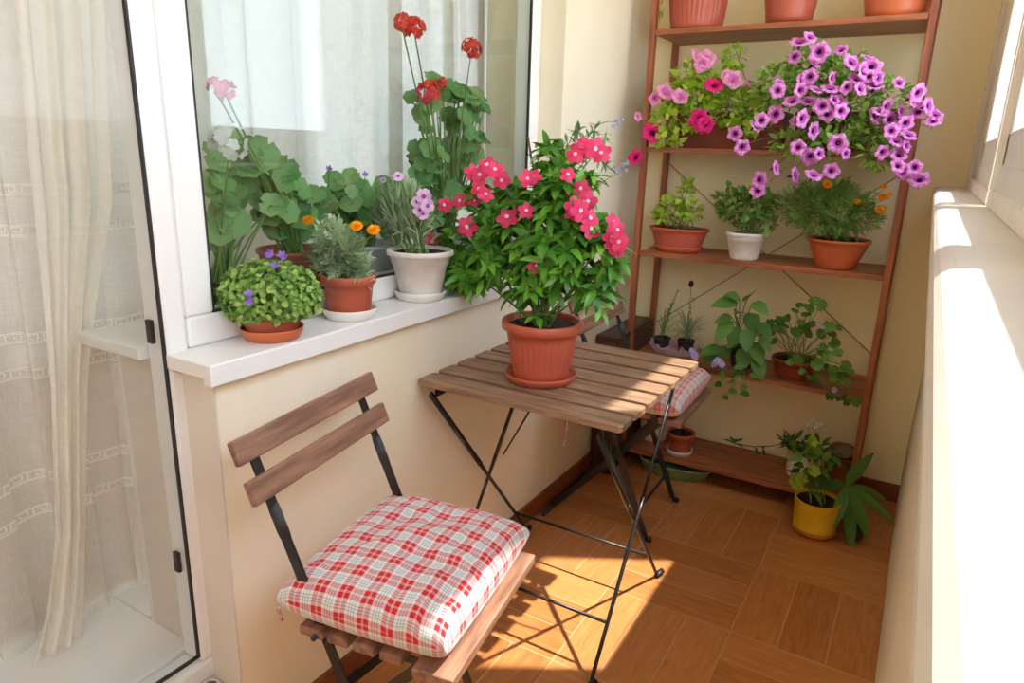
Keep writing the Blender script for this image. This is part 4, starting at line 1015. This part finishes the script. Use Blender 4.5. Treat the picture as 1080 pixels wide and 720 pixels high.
pf = [(843, 45, 1.1), (854, 39.5, .8), (864, 55, 1.2), (857.6, 67, 1.1), (846, 87.5, 1.1), (854, 81), (822, 87.5, .8), (820, 95.6, .9), (835, 107, 1), (853, 107, .95), (867, 112, 1.1), (872, 120), (883.6, 107), (887, 117, .9), (875.5, 94), (898, 66, 1.15), (903, 84, 1), (919, 70, 1.1), (916, 80), (922, 91), (887, 53, .8), (846, 125, 1.05), (841.5, 130, 1), (857.7, 138, 1.05), (818, 120.5, 1), (803, 127, 1), (796, 134, .9), (775, 141, .9), (782.5, 155, .95), (841.5, 155.5, .9), (854, 165, 1.1), (864, 162, .8), (883.6, 151, 1.05), (892, 162, .7), (818, 177.6, 1), (838, 185, 1.1), (857.7, 185, 1.05), (876.5, 180, .95), (801, 189.6, 1.15), (799, 201, 1.05), (948, 87.5, .8), (968, 98), (968, 108.6, 1.1), (979, 112, 1.05), (987, 121.5, 1), (984, 128, .9), (962, 104), (922.5, 123, 1.1), (935, 112, 1), (938.7, 126), (955, 130, 1), (958, 142.6), (945, 149, .9), (930.6, 160.4, .8), (948, 163.6, .9), (947, 175, .9), (951.6, 181.5, .9), (964.6, 176.6, .8), (969.5, 189.6, 1.1), (910, 75, 1), (926, 82, .9), (860, 95, .8), (838, 60, .9), (877, 82, .8), (928, 118, .9), (950, 118, .9), (968, 118, .8), (940, 138, .8), (893, 92, .8), (907, 94, .9), (880, 45+60, .7), (956, 154, .8), (915, 62, .9), (844, 95, .8)]
px_flowers(r, 'petunia', pf, 1, 1.37, .95, jd=.035, sm=sm, base=base)
sm.build('stems', 'stem', r)
# ---- third shelf
z3 = ZS[2]+.0005
c = V((sx(715, 256, 1.60), 1.60, z3)); r = thing('bowl_planter', 'oval terracotta bowl planter with a yellow-green leafy herb', 'potted plant', c)
base = pot(r, c, .112, .082, .085, 'terra', rim=.012, lip=.004, sau=.094, soilz=.93, sy=.66)
fo, sm = MB(), MB(); bb = lambda u, v, ru, rv: PXB(u, v, 1, 1.59, ru, rv, .04)
bushy(fo, sm, base, [bb(708, 220, 20, 14), bb(722, 205, 10, 18), bb(728, 222, 14, 12), bb(698, 228, 10, 8)], 'ovate', 230, .03, .021, .6, stems=18, sr=.0012, spread=.05)
fo.build('foliage', 'lf_yel', r); sm.build('stems', 'stem', r)
c = V((sx(784, 272, 1.56), 1.565, z3)); r = thing('potted_foliage_plant', 'green leafy plant in a small white banded pot on the middle shelf', 'potted plant', c)
base = pot(r, c, .068, .049, .098, 'cleanwhite', rim=.016, lip=.003, band=.002, soilz=.93)
fo, sm = MB(), MB(); bb = lambda u, v, ru, rv: PXB(u, v, 1, 1.555, ru, rv, .05)
bushy(fo, sm, base, [bb(785, 218, 28, 20), bb(768, 212, 14, 18), bb(802, 215, 18, 18), bb(810, 235, 8, 14)], 'ovate', 520, .034, .018, .7, stems=22, sr=.0012, spread=.03)
fo.build('foliage', 'lf_mari', r); sm.build('stems', 'stem', r)
c = V((sx(881, 278, 1.575), 1.575, z3)); r = thing('potted_marigold', 'wide marigold bush with small orange heads in a tapered terracotta bowl', 'potted plant', c)
base = pot(r, c, .100, .060, .100, 'terra3', rim=.014, lip=.001, soilz=.93)
fo, sm = MB(), MB(); bb = lambda u, v, ru, rv: PXB(u, v, 1, 1.55, ru, rv, .06)
bushy(fo, sm, base, [bb(870, 222, 36, 24), bb(840, 215, 18, 16), bb(898, 225, 24, 20), bb(876, 205, 22, 12)], 'pinnate', 460, .05, .022, .5, stems=26, sr=.0014, spread=.04, up=.6)
for (u, v, s) in [(872, 195, .8), (932, 197, .55), (931, 208, .7), (928, 222, .8), (904, 213, .55), (938, 205, .4)]:
    p = U(u, v, 1, 1.50); flower(r, 'marigold', p, V((.3, -.6, .7)), s*1.25); tube(sm, stemcurve(V(bb(895, 228, 1, 1)[0]), p-V((0, 0, .01)), .1), .0012, 4, cap=False)
fo.build('foliage', 'lf_mari', r); sm.build('stems', 'stem', r)
# ---- fourth shelf
z2 = ZS[1]+.0005
for (u, lab, hgt, seed) in [(698, 'spiky seedling in a small black pot by the left post, wrapped in pink film', 60, 1), (722, 'grassy plant with a maroon bud in a small black pot on pink film', 70, 2)]:
    c = V((sx(u, 362, 1.63), 1.63+.02*(seed-1), z2+.002)); r = thing('potted_succulent', lab, 'potted plant', c)
    base = pot(r, c, .033, .026, .058, 'blackpot', rim=.006, lip=.002, soilz=.9)
    fo, sm = MB(), MB()
    for k in range(16 if seed == 1 else 46):
        a = rnd(0, 6.28); el = rnd(.5, 1.3); d = V((cos(a)*cos(el), sin(a)*cos(el), sin(el)))
        leaf(fo, base+V((0, 0, rnd(0, .05))), d, V((0, 0, 1)), rnd(.07, .13) if seed == 2 else rnd(.05, .11), .006, P_STRAP, rnd(.3, 1.6), .3, seg=7)
    if seed == 1:
        for e in ((709, 318), (715, 305), (706, 325)):
            p = U(*e, 1, 1.6); tube(sm, stemcurve(base, p, .05), .0015, 5)
            for k in range(9): q = base.lerp(p, .45+.06*k); leaf(fo, q, rvec()*.7+V((0, 0, .7)), V((0, 0, 1)), .018, .006, P_LANCE, .2, seg=4)
    else:
        p = U(729, 299, 1, 1.62); tube(sm, stemcurve(base, p, .05), .0012, 5); flower(r, 'bud', p, V((0, 0, 1)), 1.2, 'bud')
        for k in range(20): q = base.lerp(U(731, 312, 1, 1.63), .3+.035*k); leaf(fo, q, rvec()*.8+V((0, 0, .5)), V((0, 0, 1)), .02, .006, P_LANCE, .2, seg=4)
    fo.build('foliage', 'lf_grey' if seed == 2 else 'lf_mari', r); sm.build('stems', 'stem', r)
c = V((sx(710, 364, 1.63), 1.635, z2)); mb = MB(); n = 60
vs = []
for j, (rr_, zz) in enumerate(((.03, .0005), (.075, .001), (.084, .016), (.090, .028), (.094, .036))):
    for k in range(n): a = 2*pi*k/n; w = 1+(.05*sin(9*a)+.07*sin(23*a+j)) * (j/4)+rnd(-.03, .03)*(j > 0); vs.append(c+V((rr_*w*cos(a)*1.02, rr_*w*sin(a)*.62, zz*(1+(.25*sin(11*a)+rnd(-.25, .25))*(j > 1)))))
mb.add(vs, [(j*n+k, j*n+(k+1) % n, (j+1)*n+(k+1) % n, (j+1)*n+k) for j in range(4) for k in range(n)])
tag(mb.build('cellophane_wrap', 'cellophane', smooth=False), 'crumpled pink cellophane around the small black pots', 'wrapping')
# big soft leaved plant
c = V((sx(783, 385, 1.62), 1.62, z2)); r = thing('potted_broadleaf_plant', 'tall plant with broad soft oval leaves spilling over the shelf edge', 'potted plant', c)
base = pot(r, c, .055, .042, .075, 'blackpot', rim=.01, lip=.003)
fo, sm = MB(), MB(); top = U(775, 330, 1, 1.55)
tube(sm, [base, base.lerp(top, .5), top], .004, 6)
for (u, v, L1, du, dv) in [(768, 318, .10, -1, .15), (790, 312, .09, .3, .8), (800, 322, .085, 1, -.2), (775, 312, .07, -.6, .5), (793, 338, .10, .5, -.9), (765, 345, .10, -.6, -.9), (805, 345, .08, 1, -.5), (798, 368, .10, .7, -.9), (775, 352, .09, -.2, -1), (760, 372, .12, -1, -.3), (800, 385, .09, .6, -1), (765, 335, .07, -1, -.2), (785, 375, .10, 0, -1), (752, 368, .09, -1, -.1), (780, 328, .08, 0, .3), (806, 360, .07, 1, -.7), (788, 355, .09, .2, -1)]:
    p = U(u, v, 1, 1.50+rnd(-.03, .04)); d = V((du, -.55, dv*.8)).normalized(); leaf(fo, p-d*L1*.35, d, V((.1, -.5, .8)), L1, L1*.62, P_OVATE, .5, .18, seg=7, wave=.08)
    tube(sm, stemcurve(base.lerp(top, rnd(.3, 1)), p-d*L1*.33, .1, 4), .0016, 5, cap=False)
for (u, v) in [(762, 395), (770, 402), (778, 398), (757, 405), (784, 408), (772, 412), (765, 418), (787, 415), (776, 392), (780, 386), (795, 395)]:
    p = U(u, v, 1, 1.47); d = V((rnd(-1, 1), -.4, rnd(-.3, .6))).normalized(); leaf(fo, p-d*.016, d, V((.1, -.6, .7)), rnd(.03, .045), rnd(.024, .034), P_OVATE, .4, .2)
    tube(sm, stemcurve(U(785, 385, 1, 1.50), p, .1, 3), .001, 4, cap=False)
fo.build('foliage', 'lf_big', r); sm.build('stems', 'stem', r)
for (u, v, s) in [(733, 375, 1.15), (730, 370, .9), (757, 381, 1.15), (761, 384, 1.0), (753, 384, .9)]: 
    p = U(u, v, 1, 1.46); flower(r, 'violet_flower', p, toward(p, .25), s)
# round leaved violet in shallow terracotta pot
c = V((sx(838, 383, 1.60), 1.61, z2)); r = thing('potted_violet', 'trailing round-leaved violet in a shallow brown terracotta bowl', 'potted plant', c)
base = pot(r, c, .080, .062, .068, 'trough', rim=.012, lip=.004, soilz=.85)
fo, sm = MB(), MB()
lv = [(859, 318), (866, 322), (853, 325), (850, 332), (838, 328), (830, 335), (845, 340), (822, 338), (812, 348), (826, 350), (838, 350), (815, 360), (806, 352), (856, 342), (874, 344), (884, 346), (877, 352), (866, 352), (880, 360), (866, 372), (859, 377), (873, 376), (880, 390), (888, 396), (878, 398), (834, 382), (841, 379), (846, 392), (856, 400), (892, 386), (884, 372), (872, 388), (895, 402), (820, 345), (843, 322), (848, 347), (897, 392), (875, 418), (885, 420), (893, 421), (903, 424), (880, 362), (869, 366), (828, 344), (852, 352), (812, 340), (888, 404), (862, 384)]
for (u, v) in lv:
    yy = 1.56 if v < 365 else 1.49; p = U(u, v, 1, yy+rnd(-.02, .03)); disc(fo, p, (V((.2, -.65, .65))+rvec()*.5).normalized(), rnd(.013, .023), lobes=9, dep=.05, pts=18, cup=.3)
    tube(sm, stemcurve(base+V((rnd(-.03, .03), rnd(-.02, .02), 0)), p+V((0, .004, -.002)), .25, 5), .0013, 4, cap=False)
fo.build('foliage', 'lf_bego', r); sm.build('stems', 'stem', r)
for (u, v, s) in [(880, 411, .8), (868, 345, .5)]: p = U(u, v, 1, 1.47); flower(r, 'violet_flower', p, toward(p, .2), s)
# ---- bottom shelf
z1 = ZS[0]+.0005
c = V((sx(717, 474, 1.58), 1.575, z1)); r = thing('potted_cutting', 'bare twig cutting in a small terracotta pot on a white saucer, bottom shelf', 'potted plant', c)
base = pot(r, c, .054, .043, .088, 'terra2', rim=.02, lip=.003, sau=.054, saum='cleanwhite', soilz=.9)
sm, fo = MB(), MB(); p = U(726, 420, 1, 1.57); tube(sm, [base, base.lerp(p, .5)+V((.004, 0, 0)), p], [.0028, .0022, .0018], 6)
for k in range(5): leaf(fo, p, rvec()+V((0, 0, .3)), V((0, 0, 1)), .03, .012, P_LANCE, .6)
sm.build('stems', 'stem_br', r); fo.build('foliage', 'lf_dark', r)
c = V((sx(688, 468, 1.66), 1.665, z1)); r = thing('flower_pot', 'plain greyish white pot half hidden behind the far chair on the bottom shelf', 'pot', c)
base = pot(r, c, .066, .052, .125, 'whitepot', rim=.018, lip=.004)
c = V((sx(841, 500, 1.63), 1.64, z1)); r = thing('potted_foliage_plant', 'dark-leaved trailing plant in a narrow white pot at the right of the bottom shelf', 'potted plant', c)
base = pot(r, c, .052, .042, .115, 'cleanwhite', rim=.014, lip=.003, soilz=.93)
fo, sm = MB(), MB(); bb = lambda u, v, ru, rv: PXB(u, v, 1, 1.60, ru, rv, .04)
bushy(fo, sm, base, [bb(842, 464, 18, 8), bb(860, 470, 16, 8), bb(828, 466, 10, 6)], 'lance', 60, .05, .02, .5, stems=10)
pts = [base, U(832, 466, 1, 1.60), U(815, 470, 1, 1.58), U(795, 471, 1, 1.56), U(774, 467, 1, 1.56)]; tube(sm, pts, .0018, 5)
for k in range(9): a = k*.8; leaf(fo, pts[-1], V((cos(a)*.8, sin(a)*.5, rnd(.0, .9))), V((0, 0, 1)), rnd(.03, .05), .014, P_LANCE, .4)
for k in range(3): leaf(fo, pts[-2]+V((rnd(0, .04), 0, 0)), rvec()+V((0, 0, .4)), V((0, 0, 1)), .03, .012, P_LANCE, .4)
pts = [base+V((0, -.03, 0)), U(825, 490, 1, 1.52), U(806, 503, 1, 1.49), U(801, 512, 1, 1.48), U(799, 524, 1, 1.48)]; tube(sm, pts, .0014, 5)
fo.build('foliage', 'lf_dark', r); sm.build('stems', 'stem_br', r)
c = V((sx(886, 492, 1.66), 1.665, z1)); r = thing('flower_pot', 'dark brown pot topped by a grey stone behind the right post', 'pot', c)
base = pot(r, c, .062, .05, .115, 'trough', rim=.016, lip=.003, soilz=.9)
mb = MB(); cc = base+V((0, 0, .012)); lathe(mb, cc, [(.02, -.01), (.048, 0), (.05, .014), (.036, .03), (.012, .038)], 20, rad=lambda a, r, z: r*(1+.06*sin(3*a)+.04*sin(5*a+2)))
tag(mb.build('stone', 'stone'), 'rounded grey stone lying in the dark brown pot', 'stone')
fo = MB()
for k in range(7): a = k*.9; leaf(fo, base+V((.0, -.03, 0)), V((cos(a), -.6, rnd(-.2, .6))), V((0, 0, 1)), rnd(.05, .08), .03, P_OVATE, .7)
fo.build('foliage', 'lf_dark', r)
# green basin beneath
mb = MB(); c = V((.315, 1.56, .001)); pr = [(.8, 0), (.86, .004), (.98, .045), (1.02, .048), (1.02, .052), (.97, .052), (.86, .008), (.2, .006)]
lathe(mb, c, [(a*.16, z) for a, z in pr], 40, sx=.95, sy=.5)
tag(mb.build('plastic_basin', 'greentray'), 'shallow pale green plastic basin on the floor beneath the bottom shelf', 'basin')
# ---- yellow pot on the floor
c = V((U(858, 556, 2, .01).x, U(858, 556, 2, .01).y+.0, .0005)); YP = c
r = thing('potted_floor_plant', 'yellow glazed pot on the floor tiles with lime-tipped leaves', 'potted plant', c)
base = pot(r, c, .074, .070, .118, 'yellow', rim=.006, lip=.001, sau=.080, saum='orangerim', soilz=.90)
fo, sm = MB(), MB(); yc = c.y
bb = lambda u, v, ru, rv: PXB(u, v, 1, yc, ru, rv, .04)
bushy(fo, sm, base, [bb(858, 490, 24, 14), bb(850, 475, 14, 10), bb(872, 478, 14, 14), bb(845, 500, 12, 8)], 'ovate', 55, .05, .032, .6, stems=12, sr=.0018, spread=.03)
fo.build('foliage', 'lf_bego', r)
for (u, v, s) in [(856, 466, .8), (857, 497, .95), (838, 508, 1.3), (846, 505, .8)]: p = U(u, v, 1, yc-.04); flower(r, 'lime_bract', p, toward(p, .2, .4), s, 'bract')
for (u, v) in [(852, 448), (858, 444), (864, 447), (861, 451)]: p = U(u, v, 1, yc); flower(r, 'tiny_white', p, V((0, -.3, 1)), .7); tube(sm, stemcurve(base, p, .05), .0009, 4, cap=False)
sm.build('stems', 'stem', r)
# strap-leaved plant beside it
c = V((YP.x+.125, YP.y+.03, .0005)); r = thing('potted_strap_leaf_plant', 'dark green plant with long pointed arching leaves in the floor corner', 'potted plant', c)
base = pot(r, c, .038, .030, .055, 'blackpot', rim=.008, lip=.002)
fo, sm = MB(), MB(); hub = U(893, 512, 1, c.y-.01); tube(sm, [base, base.lerp(hub, .6)+V((.004, 0, 0)), hub], [.006, .005, .005], 7)
for (u, v, w, dy) in [(918, 478, .04, -.02), (943, 550, .035, -.03), (897, 585, .042, -.08), (862, 513, .045, -.06), (915, 566, .045, -.06), (880, 555, .04, -.07), (905, 490, .035, .03), (935, 525, .03, .02)]:
    e = U(u, v, 1, c.y+dy); d = e-hub; ln = d.length*1.08
    leaf(fo, hub, d.normalized()+V((0, 0, .22)), V((.1, -.5, .8)), ln, w, P_STRAP if w > .05 else P_LANCE, .55, .3, seg=9)
fo.build('foliage', 'lf_dark', r); sm.build('stems', 'stem', r)

# ---------------------------------------------------------------- light
wd = bpy.data.worlds.new('daylight'); bpy.context.scene.world = wd; wd.use_nodes = True; nt = wd.node_tree; nt.nodes.clear()
out = N(nt, 'ShaderNodeOutputWorld'); bg = N(nt, 'ShaderNodeBackground'); L(nt, bg.outputs[0], out.inputs[0])
tc = N(nt, 'ShaderNodeTexCoord'); sp = N(nt, 'ShaderNodeSeparateXYZ'); L(nt, tc.outputs['Generated'], sp.inputs[0])
rp = N(nt, 'ShaderNodeValToRGB'); mr = N(nt, 'ShaderNodeMapRange'); mr.inputs[1].default_value = -1; mr.inputs[2].default_value = 1
L(nt, sp.outputs[2], mr.inputs[0]); L(nt, mr.outputs[0], rp.inputs[0]); e = rp.color_ramp.elements
e[0].position = .42; e[0].color = (.78, .76, .70, 1); e[1].position = .9; e[1].color = (.62, .74, .95, 1)
k = e.new(.5); k.color = (.88, .95, 1.06, 1); k = e.new(.47); k.color = (.80, .80, .76, 1)
L(nt, rp.outputs[0], bg.inputs[0]); bg.inputs[1].default_value = 3.2
sl = bpy.data.lights.new('sun', 'SUN'); sl.energy = 6.5; sl.angle = radians(.9); sl.color = (1, .95, .86)
so = bpy.data.objects.new('sun', sl); col.objects.link(so)
so.rotation_euler = V((.455, .27, 1)).normalized().to_track_quat('Z', 'Y').to_euler()
so.location = (4, 3, 6)
sc = bpy.context.scene
sc.view_settings.view_transform = 'Standard'; sc.view_settings.look = 'None'; sc.view_settings.gamma = 1
sc.view_settings.use_curve_mapping = False; sc.view_settings.exposure = 1.05
sc.cycles.max_bounces = 14; sc.cycles.diffuse_bounces = 8; sc.cycles.transparent_max_bounces = 24; sc.cycles.sample_clamp_indirect = 6
